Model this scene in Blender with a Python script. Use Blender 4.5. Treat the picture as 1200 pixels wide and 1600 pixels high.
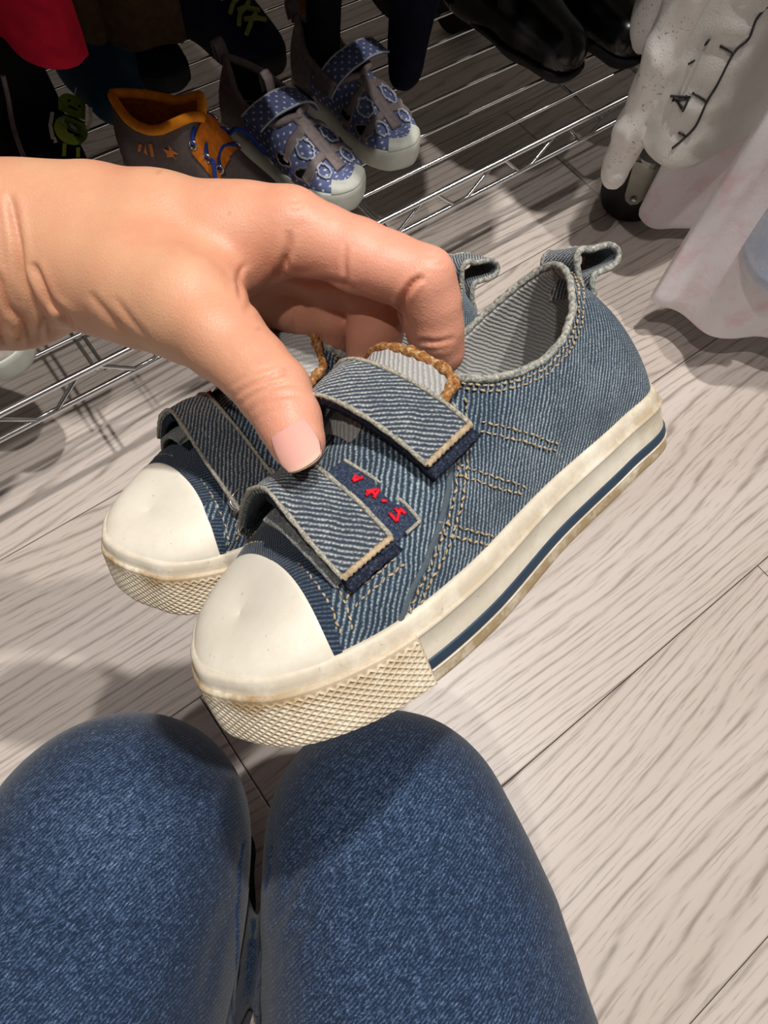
import bpy, bmesh, math, random
import numpy as np
from mathutils import Matrix, Vector, noise as mnoise

for o in list(bpy.data.objects):
    bpy.data.objects.remove(o)
scene = bpy.context.scene
COL = scene.collection
random.seed(7)
rng = np.random.default_rng(7)

# ------------------------------------------------------------------ camera
H = 0.66                                   # phone height above the floor
FPX = 1060.0
CR = np.array([0.7977, -0.5994, 0.0664])   # camera right, up, forward (x = along the planks, y = towards the rack)
CU = np.array([0.5283, 0.7476, 0.4025])
CF = np.array([0.2909, 0.2860, -0.9130])
CR = CR / np.linalg.norm(CR)
CF = CF - CR * (CR @ CF); CF /= np.linalg.norm(CF)
CU = np.cross(CR, CF)
CP = np.array([0.0, 0.0, H])
cd = bpy.data.cameras.new('camera')
cam = bpy.data.objects.new('camera', cd); COL.objects.link(cam)
cd.sensor_fit = 'VERTICAL'; cd.sensor_height = 36.0; cd.sensor_width = 27.0
cd.lens = FPX / 1600.0 * 36.0
cd.clip_start = 0.01; cd.clip_end = 50
m = Matrix.Identity(4)
for i in range(3):
    m[i][0] = CR[i]; m[i][1] = CU[i]; m[i][2] = -CF[i]; m[i][3] = CP[i]
cam.matrix_world = m
scene.camera = cam

# ------------------------------------------------------------------ world, lights, exposure
w = bpy.data.worlds.new('world'); scene.world = w; w.use_nodes = True
w.node_tree.nodes['Background'].inputs['Color'].default_value = (1.0, 0.95, 0.9, 1)
w.node_tree.nodes['Background'].inputs['Strength'].default_value = 0.07
def spot_or_fill(loc, power, rad, col=(1.0, 0.955, 0.90)):
    d = bpy.data.lights.new('ceiling_or_fill_light', 'POINT'); d.energy = power; d.shadow_soft_size = rad; d.color = col
    o = bpy.data.objects.new('ceiling_or_fill_light', d); COL.objects.link(o); o.location = loc
    return o
spot_or_fill((0.42, 0.27, 2.60), 106, 0.03)
spot_or_fill((0.55, -0.30, 2.60), 70, 0.03)
spot_or_fill((-0.60, -0.12, 2.60), 38, 0.03)  # weak fill light added from the left, no known lamp there
vs = scene.view_settings
vs.view_transform = 'Standard'; vs.look = 'None'; vs.gamma = 1.0; vs.use_curve_mapping = False
vs.exposure = 0.42

# ------------------------------------------------------------------ view helpers (pixel of the 1200x1600 photo -> point in the room)
def ray(u, v):
    return (u - 600) / FPX * CR - (v - 800) / FPX * CU + CF
def P(u, v, dep):
    return CP + ray(u, v) * dep
def onz(u, v, z):
    q = ray(u, v); return CP + q * ((z - H) / q[2])
def pix(W):
    q = np.asarray(W) - CP; d = q @ CF
    return np.stack([600 + FPX * (q @ CR) / d, 800 - FPX * (q @ CU) / d, d], -1)

# ------------------------------------------------------------------ node helpers
def lin(c):
    c = c / 255.0
    return c / 12.92 if c <= 0.04045 else ((c + 0.055) / 1.055) ** 2.4
def rgb(r, g, b):
    return (lin(r), lin(g), lin(b), 1.0)
class NB:
    def __init__(s, name, rough=0.6, spec=0.4):
        s.m = bpy.data.materials.new(name); s.m.use_nodes = True
        s.t = s.m.node_tree; s.b = s.t.nodes['Principled BSDF']
        s.b.inputs['Roughness'].default_value = rough
        s.b.inputs['Specular IOR Level'].default_value = spec
    def n(s, typ, **kw):
        nd = s.t.nodes.new(typ)
        for k, v in kw.items():
            if hasattr(nd, k): setattr(nd, k, v)
        return nd
    def put(s, sock, v):
        if v is None: return
        if isinstance(v, (int, float, tuple, list)):
            sock.default_value = v
        else: s.t.links.new(v, sock)
    def mth(s, op, a, b=None, c=None, clamp=False):
        nd = s.n('ShaderNodeMath', operation=op); nd.use_clamp = clamp
        s.put(nd.inputs[0], a)
        if b is not None: s.put(nd.inputs[1], b)
        if c is not None: s.put(nd.inputs[2], c)
        return nd.outputs[0]
    def mix(s, f, a, b, mode='MIX'):
        nd = s.n('ShaderNodeMixRGB', blend_type=mode)
        s.put(nd.inputs[0], f); s.put(nd.inputs[1], a); s.put(nd.inputs[2], b)
        return nd.outputs[0]
    def ramp(s, f, stops, interp='LINEAR'):
        nd = s.n('ShaderNodeValToRGB'); cr = nd.color_ramp; cr.interpolation = interp
        while len(cr.elements) > 1: cr.elements.remove(cr.elements[-1])
        cr.elements[0].position = stops[0][0]; cr.elements[0].color = stops[0][1]
        for p, c in stops[1:]:
            e = cr.elements.new(p); e.color = c
        s.put(nd.inputs[0], f); return nd.outputs[0]
    def noise(s, vec=None, scale=5, detail=3, rough=0.55, dist=0.0, out='Fac'):
        nd = s.n('ShaderNodeTexNoise')
        nd.inputs['Scale'].default_value = scale; nd.inputs['Detail'].default_value = detail
        nd.inputs['Roughness'].default_value = rough; nd.inputs['Distortion'].default_value = dist
        if vec is not None: s.put(nd.inputs['Vector'], vec)
        return nd.outputs[out]
    def coord(s, kind='Object'):
        return s.n('ShaderNodeTexCoord').outputs[kind]
    def mapping(s, vec, scale=(1, 1, 1), rot=(0, 0, 0), loc=(0, 0, 0)):
        nd = s.n('ShaderNodeMapping'); s.put(nd.inputs['Vector'], vec)
        nd.inputs['Scale'].default_value = scale; nd.inputs['Rotation'].default_value = rot; nd.inputs['Location'].default_value = loc
        return nd.outputs[0]
    def sep(s, vec):
        nd = s.n('ShaderNodeSeparateXYZ'); s.put(nd.inputs[0], vec); return nd.outputs
    def bump(s, h, strength=0.3, dist=0.001):
        nd = s.n('ShaderNodeBump'); nd.inputs['Strength'].default_value = strength; nd.inputs['Distance'].default_value = dist
        s.put(nd.inputs['Height'], h); s.t.links.new(nd.outputs[0], s.b.inputs['Normal']); return nd.outputs[0]
    def col(s, c): s.put(s.b.inputs['Base Color'], c)
    def attr(s, name):
        nd = s.n('ShaderNodeAttribute'); nd.attribute_name = name; return nd.outputs['Fac']
W_ = (1, 1, 1, 1); K_ = (0, 0, 0, 1)

def simple(name, c, rough=0.6, spec=0.4, var=0.18, scale=60, bump=0.0, metal=0.0, bscale=None, bdist=0.001):
    b = NB(name, rough, spec); b.b.inputs['Metallic'].default_value = metal
    d = tuple(x * (1 - var) for x in c[:3]) + (1,); l = tuple(min(1, x * (1 + var)) for x in c[:3]) + (1,)
    o = b.coord()
    b.col(b.ramp(b.noise(o, scale, 4), [(0.3, d), (0.7, l)]))
    if bump: b.bump(b.noise(o, bscale or scale * 4, 3), bump, bdist)
    return b.m

def denim_mat(name, pitch=1.5, ang=(0.84, -0.54), dark=(38, 52, 72), midc=(72, 92, 112), light=(146, 160, 166), wear=0.5, fuzz=0.55):
    """twill denim; UV map is in millimetres of cloth"""
    b = NB(name, 0.95, 0.1)
    u, v, _ = b.sep(b.coord('UV'))
    uv = b.coord('UV')
    wob = b.noise(uv, 0.12, 3); fine = b.noise(uv, 1.1, 3, 0.6); big = b.noise(uv, 0.045, 3)
    c = b.mth('ADD', b.mth('MULTIPLY', u, ang[0] / pitch), b.mth('MULTIPLY', v, ang[1] / pitch))
    c = b.mth('ADD', c, b.mth('MULTIPLY', wob, 1.5)); c = b.mth('ADD', c, b.mth('MULTIPLY', fine, 0.55))
    rib = b.mth('MULTIPLY_ADD', b.mth('SINE', b.mth('MULTIPLY', c, 6.28318)), 0.5, 0.5)
    along = b.mth('ADD', b.mth('MULTIPLY', u, -ang[1] / 1.0), b.mth('MULTIPLY', v, ang[0] / 1.0))
    along = b.mth('ADD', along, b.mth('MULTIPLY', b.mth('FLOOR', c), 0.37))
    pick = b.mth('MULTIPLY_ADD', b.mth('SINE', b.mth('MULTIPLY', along, 6.28318 / 0.9)), 0.5, 0.5)
    pick = b.mth('MULTIPLY', pick, rib)
    t = b.mth('MULTIPLY_ADD', b.mth('SUBTRACT', fine, 0.5), fuzz, b.mth('MULTIPLY_ADD', pick, 0.16, b.mth('MULTIPLY', rib, 0.55)))
    t = b.mth('ADD', t, b.mth('MULTIPLY', b.mth('SUBTRACT', big, 0.5), wear))
    b.col(b.ramp(t, [(0.05, rgb(*dark)), (0.42, rgb(*midc)), (0.85, rgb(*light))]))
    b.bump(b.mth('ADD', b.mth('MULTIPLY', rib, 0.8), b.mth('MULTIPLY', pick, 0.4)), 0.55, 0.0005)
    b.b.inputs['Sheen Weight'].default_value = 0.12
    return b.m

def fuzz_mat(name, cols, scale=900, rough=0.95):
    b = NB(name, rough, 0.1); o = b.coord()
    t = b.noise(o, scale, 4, 0.7)
    b.col(b.ramp(t, [(0.3, rgb(*cols[0])), (0.52, rgb(*cols[1])), (0.72, rgb(*cols[2]))]))
    b.bump(t, 0.8, 0.0008)
    return b.m

def rubber_mat(name, base=(226, 219, 204), dirt_shade=(160, 138, 104), amount=0.5):
    b = NB(name, 0.5, 0.35); o = b.coord()
    n1 = b.noise(o, 45, 5, 0.65); n2 = b.noise(o, 260, 4, 0.7); n3 = b.noise(o, 14, 2)
    a = b.attr('grime_shade')
    f = b.mth('MULTIPLY', b.mth('SUBTRACT', b.mth('MULTIPLY_ADD', n2, 0.45, n1), 0.50), 3.2, clamp=True)
    f = b.mth('MULTIPLY', f, b.mth('MULTIPLY_ADD', a, 1.0, amount * 0.35), clamp=True)
    c = b.mix(f, rgb(*base), rgb(*dirt_shade))
    sp = b.ramp(b.noise(o, 700, 2, 0.5), [(0.70, K_), (0.76, W_)])
    c = b.mix(b.mth('MULTIPLY', sp, 0.35), c, rgb(120, 104, 84))
    b.col(c); b.bump(n2, 0.12, 0.0006)
    return b.m

# ------------------------------------------------------------------ mesh helpers
def mesh(name, V, F, mat, parent=None, uv=None, smooth=True, attrs=None):
    me = bpy.data.meshes.new(name)
    V = np.asarray(V, float)
    me.from_pydata(V.tolist(), [], [tuple(int(i) for i in f) for f in F])
    if uv is not None:
        lay = me.uv_layers.new(name='UVMap')
        li = np.empty(len(me.loops), int); me.loops.foreach_get('vertex_index', li)
        lay.data.foreach_set('uv', np.asarray(uv, np.float32)[li].ravel())
    if attrs:
        for k, a in attrs.items():
            at = me.attributes.new(k, 'FLOAT', 'POINT'); at.data.foreach_set('value', np.asarray(a, np.float32))
    if smooth: me.polygons.foreach_set('use_smooth', [True] * len(me.polygons))
    if mat: me.materials.append(mat)
    me.update()
    o = bpy.data.objects.new(name, me); COL.objects.link(o)
    if parent is not None: o.parent = parent
    return o
def thing(name, label, cat, loc=(0, 0, 0), group=None, mw=None):
    o = bpy.data.objects.new(name, None); COL.objects.link(o)
    o.empty_display_size = 0.02
    if mw is not None: o.matrix_world = mw
    else: o.location = loc
    o['label'] = label; o['category'] = cat
    if group: o['group'] = group
    return o
def tag(o, label, cat, group=None):
    o['label'] = label; o['category'] = cat
    if group: o['group'] = group
    return o
def gridF(nu, nv, cu=False, cv=False, off=0):
    i = np.arange(nu if cu else nu - 1)[:, None]; j = np.arange(nv if cv else nv - 1)[None, :]
    i2 = (i + 1) % nu; j2 = (j + 1) % nv
    return (np.stack(np.broadcast_arrays(i * nv + j, i2 * nv + j, i2 * nv + j2, i * nv + j2), -1).reshape(-1, 4) + off)
class MB:
    """collects geometry for ONE mesh"""
    def __init__(s): s.V = []; s.F = []; s.U = []; s.n = 0
    def add(s, V, F, U=None):
        V = np.asarray(V, float).reshape(-1, 3); s.V.append(V)
        s.F += [tuple(int(i) + s.n for i in f) for f in F]
        s.U.append(np.asarray(U, float).reshape(-1, 2) if U is not None else np.zeros((len(V), 2)))
        s.n += len(V); return s
    def box(s, c, d, R=None):
        q = np.array([[x, y, z] for x in (-1, 1) for y in (-1, 1) for z in (-1, 1)], float) * np.array(d) / 2
        if R is not None: q = q @ np.asarray(R).T
        return s.add(q + np.array(c), [(0, 1, 3, 2), (4, 6, 7, 5), (0, 4, 5, 1), (2, 3, 7, 6), (0, 2, 6, 4), (1, 5, 7, 3)])
    def tube(s, pts, r, k=10, closed=False, flat=None):
        V, F, U = tube_geo(pts, r, k, closed); return s.add(V, F, U)
    def build(s, name, mat, parent=None, smooth=True, T=None, attrs=None):
        V = np.concatenate(s.V)
        if T is not None: V = T(V)
        return mesh(name, V, s.F, mat, parent, np.concatenate(s.U), smooth, attrs)
def frames(pts, closed=False):
    pts = np.asarray(pts, float)
    if closed: T = np.roll(pts, -1, 0) - np.roll(pts, 1, 0)
    else: T = np.gradient(pts, axis=0)
    T /= np.linalg.norm(T, axis=1)[:, None] + 1e-12
    ref = np.array([0, 0, 1.0]) if abs(T[0][2]) < 0.9 else np.array([1.0, 0, 0])
    N = []; n = ref - T[0] * (ref @ T[0]); n /= np.linalg.norm(n)
    for t in T:
        n = n - t * (n @ t); n /= np.linalg.norm(n) + 1e-12; N.append(n.copy())
    N = np.array(N); return T, N, np.cross(T, N)
def tube_geo(pts, r, k=10, closed=False):
    pts = np.asarray(pts, float); T, N, B = frames(pts, closed)
    r = np.broadcast_to(np.asarray(r, float), (len(pts),))
    a = np.linspace(0, 2 * math.pi, k, endpoint=False)
    V = pts[:, None] + r[:, None, None] * (np.cos(a)[None, :, None] * N[:, None] + np.sin(a)[None, :, None] * B[:, None])
    L = np.concatenate([[0], np.cumsum(np.linalg.norm(np.diff(pts, axis=0), axis=1))])
    U = np.stack(np.broadcast_arrays(L[:, None] * 1000, (a * 1.0)[None, :] * r.mean() * 1000), -1)
    F = gridF(len(pts), k, closed, True).tolist()
    if not closed:
        F.append(tuple(range(k))[::-1]); F.append(tuple((len(pts) - 1) * k + i for i in range(k)))
    return V.reshape(-1, 3), F, U.reshape(-1, 2)
def smoothpath(pts, n=12, closed=False):
    P_ = np.asarray(pts, float); N = len(P_); out = []
    t = np.linspace(0, 1, n, endpoint=False)[:, None]
    for i in range(N if closed else N - 1):
        p0 = P_[i - 1] if (closed or i > 0) else 2 * P_[0] - P_[1]
        p1 = P_[i]; p2 = P_[(i + 1) % N]
        p3 = P_[(i + 2) % N] if (closed or i + 2 < N) else 2 * P_[-1] - P_[-2]
        out.append(.5 * ((2 * p1) + (-p0 + p2) * t + (2 * p0 - 5 * p1 + 4 * p2 - p3) * t * t + (-p0 + 3 * p1 - 3 * p2 + p3) * t ** 3))
    if not closed: out.append(P_[-1:])
    return np.concatenate(out)
def resample(pts, n):
    pts = np.asarray(pts, float); L = np.concatenate([[0], np.cumsum(np.linalg.norm(np.diff(pts, axis=0), axis=1))])
    s = np.linspace(0, L[-1], n); return np.stack([np.interp(s, L, pts[:, i]) for i in range(pts.shape[1])], 1)

# signed distance modelling -> one continuous surface
def cone_sdf(X, a, b, ra, rb):
    a = np.asarray(a, np.float32); b = np.asarray(b, np.float32); ab = b - a
    t = ((X - a) @ ab) / max(float(ab @ ab), 1e-9); t = np.clip(t, 0, 1)
    return np.linalg.norm(X - a - t[:, None] * ab, axis=1) - (ra + (rb - ra) * t)
def smin(a, b, k):
    h = np.clip(0.5 + 0.5 * (b - a) / k, 0, 1)
    return b + (a - b) * h - k * h * (1 - h)
def chain_sdf(X, pts, k=0.002):
    d = None
    for (p, r), (q, s) in zip(pts[:-1], pts[1:]):
        e = cone_sdf(X, p, q, r, s); d = e if d is None else smin(d, e, k)
    return d
def surface_nets(fn, lo, hi, h):
    lo = np.asarray(lo, float); n = np.ceil((np.asarray(hi) - lo) / h).astype(int) + 1
    ax = [np.float32(lo[i] + h * np.arange(n[i])) for i in range(3)]
    D = np.empty(n, np.float32)
    yz = np.stack(np.meshgrid(ax[1], ax[2], indexing='ij'), -1).reshape(-1, 2)
    step = max(1, 400000 // len(yz))
    for i in range(0, n[0], step):
        xs = ax[0][i:i + step]
        X = np.empty((len(xs), len(yz), 3), np.float32); X[:, :, 0] = xs[:, None]; X[:, :, 1:] = yz[None]
        D[i:i + step] = fn(X.reshape(-1, 3)).reshape(len(xs), n[1], n[2])
    S = D < 0
    c = [S[i:n[0] - 1 + i, j:n[1] - 1 + j, k:n[2] - 1 + k] for i in (0, 1) for j in (0, 1) for k in (0, 1)]
    s = sum(x.astype(np.int8) for x in c); act = (s > 0) & (s < 8)
    idx = np.full(act.shape, -1, np.int64); ijk = np.argwhere(act); idx[act] = np.arange(len(ijk))
    acc = np.zeros((len(ijk), 3)); cnt = np.zeros(len(ijk))
    cor = [(i, j, k) for i in (0, 1) for j in (0, 1) for k in (0, 1)]
    val = [D[ijk[:, 0] + a, ijk[:, 1] + b, ijk[:, 2] + c_] for a, b, c_ in cor]
    for p in range(8):
        for q in range(p + 1, 8):
            dd = np.abs(np.array(cor[p]) - np.array(cor[q]))
            if dd.sum() != 1: continue
            msk = (val[p] < 0) != (val[q] < 0)
            t = np.where(msk, val[p] / np.where(msk, val[p] - val[q], 1), 0)
            pos = np.array(cor[p]) + t[:, None] * (np.array(cor[q]) - np.array(cor[p]))
            acc += np.where(msk[:, None], pos, 0); cnt += msk
    V = lo + h * (ijk + acc / cnt[:, None]); F = []
    for axs in range(3):
        o1, o2 = [(1, 2), (2, 0), (0, 1)][axs]
        sl0 = [slice(None)] * 3; sl1 = [slice(None)] * 3
        sl0[axs] = slice(0, -1); sl1[axs] = slice(1, None)
        E = S[tuple(sl0)] != S[tuple(sl1)]
        e = np.argwhere(E)
        ok = (e[:, o1] > 0) & (e[:, o2] > 0) & (e[:, o1] < n[o1] - 1) & (e[:, o2] < n[o2] - 1); e = e[ok]
        d1 = np.zeros(3, int); d1[o1] = 1; d2 = np.zeros(3, int); d2[o2] = 1
        g = lambda q: idx[q[:, 0], q[:, 1], q[:, 2]]
        quad = np.stack([g(e - d1 - d2), g(e - d2), g(e), g(e - d1)], 1)
        flip = S[tuple(e.T)]
        quad[~flip] = quad[~flip][:, ::-1]; F.append(quad)
    F = np.concatenate(F); F = F[(F >= 0).all(1)]
    return V, F
def vnormals(V, F):
    F = np.asarray(F); n = np.cross(V[F[:, 2]] - V[F[:, 0]], V[F[:, 3]] - V[F[:, 1]])
    N = np.zeros_like(V)
    for i in range(4): np.add.at(N, F[:, i], n)
    return N / (np.linalg.norm(N, axis=1)[:, None] + 1e-12)
def relax(V, F, it=2, lam=0.5):
    F = np.asarray(F)
    for _ in range(it):
        A = np.zeros_like(V); c = np.zeros(len(V))
        for i in range(4):
            a, b = F[:, i], F[:, (i + 1) % 4]
            np.add.at(A, a, V[b]); np.add.at(A, b, V[a]); np.add.at(c, a, 1); np.add.at(c, b, 1)
        V = V + lam * (A / np.maximum(c, 1)[:, None] - V)
    return V
def subdivide(V, F):
    F = np.asarray(F); n = len(V)
    E = np.sort(np.concatenate([F[:, [i, (i + 1) % 4]] for i in range(4)]), 1)
    key = E[:, 0].astype(np.int64) * n + E[:, 1]; uq, inv = np.unique(key, return_inverse=True)
    M = (V[uq // n] + V[uq % n]) / 2; m = len(F); e = [n + inv[i * m:(i + 1) * m] for i in range(4)]
    C = V[F].mean(1); c = n + len(uq) + np.arange(m)
    Fn = np.concatenate([np.stack([F[:, i], e[i], c, e[i - 1]], 1) for i in range(4)])
    return np.concatenate([V, M, C]), Fn
# ================================================================== THE SETTING: laminate floor, wall
def wood_mat():
    b = NB('laminate_oak', 0.42, 0.4)
    o = b.coord(); rnd = b.n('ShaderNodeObjectInfo').outputs['Random']
    off = b.n('ShaderNodeCombineXYZ'); b.put(off.inputs[0], b.mth('MULTIPLY', rnd, 37.0)); b.put(off.inputs[1], b.mth('MULTIPLY', rnd, 11.3))
    v = b.n('ShaderNodeVectorMath', operation='ADD'); b.put(v.inputs[0], o); b.put(v.inputs[1], off.outputs[0]); v = v.outputs[0]
    warp = b.noise(b.mapping(v, (1.1, 4.5, 1)), 1.0, 1, 0.4)
    x, y, z = b.sep(v)
    ph = b.mth('ADD', b.mth('MULTIPLY', y, 75.0), b.mth('MULTIPLY', warp, 17.0))
    ph = b.mth('ADD', ph, b.mth('MULTIPLY', b.noise(b.mapping(v, (9, 45, 1)), 1.0, 2), 1.0))
    ln = b.mth('MULTIPLY_ADD', b.mth('SINE', b.mth('MULTIPLY', ph, 6.28318)), 0.5, 0.5)
    ln = b.mth('POWER', ln, 7.0)
    dash = b.ramp(b.noise(b.mapping(v, (16, 120, 1)), 1.0, 3, 0.6), [(0.36, K_), (0.6, W_)])
    ph2 = b.mth('ADD', b.mth('MULTIPLY', y, 210.0), b.mth('MULTIPLY', warp, 40.0)); ph2 = b.mth('ADD', ph2, b.mth('MULTIPLY', b.noise(b.mapping(v, (12, 70, 1), loc=(2, 1, 0)), 1.0, 2), 2.2))
    ln2 = b.mth('POWER', b.mth('MULTIPLY_ADD', b.mth('SINE', b.mth('MULTIPLY', ph2, 6.28318)), 0.5, 0.5), 5.0)
    dash2 = b.ramp(b.noise(b.mapping(v, (26, 300, 1), loc=(3, 5, 0)), 1.0, 2, 0.6), [(0.45, K_), (0.62, W_)])
    st = b.mth('MAXIMUM', b.mth('MULTIPLY', ln, b.mth('MULTIPLY_ADD', dash, 0.7, 0.22)), b.mth('MULTIPLY', b.mth('MULTIPLY', ln2, dash2), 0.55))
    tone = b.noise(b.mapping(v, (1.3, 9, 1)), 1.0, 3)
    base = b.mix(b.ramp(tone, [(0.3, K_), (0.7, W_)]), rgb(218, 207, 200), rgb(200, 188, 179))
    base = b.mix(b.mth('MULTIPLY', rnd, 0.22), base, rgb(180, 166, 156))
    b.col(b.mix(b.mth('MULTIPLY', st, 0.72), base, rgb(120, 106, 97)))
    b.bump(b.mth('SUBTRACT', 1.0, st), 0.25, 0.0006)
    return b.m
M_wood = wood_mat()
M_gap = simple('dark_joint', rgb(52, 44, 38), 0.9, 0.1)
fl = mesh('floor', [(-2, -1.6, -0.03), (2.6, -1.6, -0.03), (2.6, 1.8, -0.03), (-2, 1.8, -0.03), (-2, -1.6, -0.008), (2.6, -1.6, -0.008), (2.6, 1.8, -0.008), (-2, 1.8, -0.008)],
          [(3, 2, 1, 0), (4, 5, 6, 7), (0, 1, 5, 4), (1, 2, 6, 5), (2, 3, 7, 6), (3, 0, 4, 7)], M_gap, smooth=False)
fl['kind'] = 'structure'
PW, PL = 0.2305, 1.21
def plank_mesh(L):
    g = 0.0005; e = 0.0014; me = MB()
    x0, x1, y0, y1 = g - L / 2, L / 2 - g, g - PW / 2, PW / 2 - g
    lo = [(x0, y0, -.008), (x1, y0, -.008), (x1, y1, -.008), (x0, y1, -.008)]
    md = [(a, b_, -0.0009) for a, b_, _ in lo]
    hi = [(x0 + e, y0 + e, 0), (x1 - e, y0 + e, 0), (x1 - e, y1 - e, 0), (x0 + e, y1 - e, 0)]
    V = lo + md + hi; F = [(8, 9, 10, 11)]
    for i in range(4):
        j = (i + 1) % 4; F += [(i, j, j + 4, i + 4), (i + 4, j + 4, j + 8, i + 8)]
    return V, F
pm = None
joints = {0: -0.044, -1: 0.501, 1: 0.95, 2: 0.742, 3: 1.12, -2: -0.35, 4: 0.3, -3: 0.2}
for k in range(-6, 8):
    y = -0.075 + PW * k + PW / 2
    j0 = joints.get(k, random.uniform(0, PL))
    for q in (-2, -1, 0, 1):
        cx = j0 + PL * (q + 0.5)
        if pm is None:
            V, F = plank_mesh(PL); o = mesh('plank', V, F, M_wood, fl, smooth=False); pm = o.data
        else:
            o = bpy.data.objects.new('plank', pm); COL.objects.link(o); o.parent = fl
        o.location = (cx, y, 0)
M_wall = simple('painted_wall', rgb(96, 90, 84), 0.9, 0.2, 0.03, 8)
wl = MB().box((0.3, 1.83, 1.2), (4.6, 0.06, 2.46)).build('wall_back', M_wall, smooth=False); wl['kind'] = 'structure'
bb = MB().box((0.3, 1.79, 0.05), (4.6, 0.018, 0.1)).build('baseboard_back', simple('white_trim', rgb(225, 222, 216), 0.5, 0.4, 0.02), smooth=False); bb['kind'] = 'structure'

# ================================================================== WIRE RACK on casters
M_chrome = simple('chrome', (0.62, 0.62, 0.62, 1), 0.22, 0.5, 0.05, 40, metal=1.0)
M_blackrub = simple('black_rubber', rgb(18, 18, 19), 0.5, 0.4, 0.2)
M_steel = simple('galvanised_steel', rgb(150, 150, 142), 0.4, 0.5, 0.08, metal=0.8)
rack = thing('wire_rack', 'chrome wire shoe rack on casters standing on the plank floor', 'rack', (0.17, 0.63, 0.0))
RO = np.array([0.17, 0.63, 0.0])
ZS = 0.150; Y0, Y1, X0_, X1_ = 0.418, 0.844, -0.45, 0.80
def rod(name, a, b, r, mat=M_chrome, par=rack, k=10):
    pts = np.linspace(np.array(a, float), np.array(b, float), 3) - RO
    return MB().tube(pts, r, k).build(name, mat, par)
for k in range(1, 12):
    y = Y0 + 0.0387 * k
    if k == 11: y = Y1 - 0.004
    rod('shelf_wire', (X0_, y, ZS), (X1_, y, ZS), 0.0019)
for yy in (Y0, Y1):
    rod('edge_wire', (X0_, yy, ZS + .001), (X1_, yy, ZS + .001), 0.0030)
    rod('edge_wire', (X0_, yy, ZS - .028), (X1_, yy, ZS - .028), 0.0030)
    zz = []; n = 26; per = (X1_ - X0_) / n
    for i in range(n + 1):
        x = X0_ + per * i
        if i % 2 == 0: zz += [(x - per * .22, yy, ZS - .0008), (x + per * .22, yy, ZS - .0008)]
        else: zz += [(x - per * .22, yy, ZS - .0262), (x + per * .22, yy, ZS - .0262)]
    zz[0] = (X0_, yy, ZS - .0008); zz[-1] = (X1_, yy, ZS - .0008)
    MB().tube(np.array(zz) - RO, 0.0021, 8).build('zigzag_wire', M_chrome, rack)
for x in (-0.273, 0.042, 0.357, 0.671):
    rod('cross_bar', (x - .004, Y0, ZS - .005), (x - .004, Y1, ZS - .005), 0.0018)
    rod('cross_bar', (x + .004, Y0, ZS - .011), (x + .004, Y1, ZS - .011), 0.0018)
for x in (X0_, X1_):
    rod('edge_wire', (x, Y0, ZS), (x, Y1, ZS), 0.0030); rod('edge_wire', (x, Y0, ZS - .028), (x, Y1, ZS - .028), 0.0030)
    for yy in (Y0 + .006, Y1 - .006):
        rod('post', (x, yy, 0.105), (x, yy, 1.62), 0.0115, k=16)
    rod('top_bar', (x, Y0, 1.60), (x, Y1, 1.60), 0.010, k=14)
rod('hanging_rail', (X0_, 0.62, 1.60), (X1_, 0.62, 1.60), 0.012, k=16)
rod('side_rail', (X1_ - .05, 0.62, 1.57), (X1_ - .05, 0.0, 1.57), 0.010, k=14)
def caster(cx, cy, post, ax):
    ax = np.array([ax[0], ax[1], 0.0]); ax /= np.linalg.norm(ax); c = np.array([cx, cy, 0.043]); side = np.array([-ax[1], ax[0], 0])
    up = np.array([0, 0, 1.0]); R = 0.043
    a = np.linspace(0, 2 * math.pi, 36, endpoint=False)
    prof = [(R * .3, -.012), (R * .93, -.0135), (R * .985, -.011), (R, -.007), (R, .007), (R * .985, .011), (R * .93, .0135), (R * .3, .012)]
    V = np.array([[c + ax * h + r * (np.cos(t) * side + np.sin(t) * up) for t in a] for r, h in prof]) - RO
    F = gridF(len(prof), 36, False, True).tolist() + [tuple(range(36)), tuple(7 * 36 + i for i in range(36))[::-1]]
    cst = MB().add(V.reshape(-1, 3), F).build('caster_wheel', M_blackrub, rack)
    m_ = MB(); px_, py_ = post
    for sgn in (-1, 1):
        q = []
        for (s_, h) in ((-.019, .062), (-.017, .048), (-.012, .014), (-.008, .006), (0, .002), (.008, .006), (.012, .014), (.017, .048), (.019, .062)):
            q.append(c + side * s_ + up * (h - .012) + ax * sgn * .0165)
        top = [c + side * .02 + up * .052 + ax * sgn * .0165, c - side * .02 + up * .052 + ax * sgn * .0165]
        q = np.array(q); n = len(q)
        V = np.concatenate([q, q + ax * sgn * .0022]) - RO
        F = [tuple(range(n)), tuple(range(n, 2 * n))[::-1]] + [(i, (i + 1) % n, n + (i + 1) % n, n + i) for i in range(n)]
        m_.add(V, F)
    m_.tube(np.array([c + up * .046, c + up * .054]) - RO, 0.021, 20)
    m_.build('caster_fork', M_steel, rack, smooth=False)
    MB().tube(np.array([c - ax * .021, c + ax * .021]) - RO, 0.0042, 12).build('axle_bolt', M_chrome, rack)
    MB().tube(np.array([c + up * .05, (np.array([px_, py_, .085]) + c + up * .05) / 2 + up * .012, (px_, py_, .108)]) - RO, 0.009, 12).build('caster_stem', M_blackrub, rack)
caster(0.742, 0.372, (0.80, 0.424), (-.80, -.60))
caster(0.80, 0.80, (0.80, 0.838), (-.3, -.9))
caster(-0.45, 0.38, (-0.45, 0.424), (-.9, -.3))
caster(-0.45, 0.80, (-0.45, 0.838), (-.9, .3))
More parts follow.
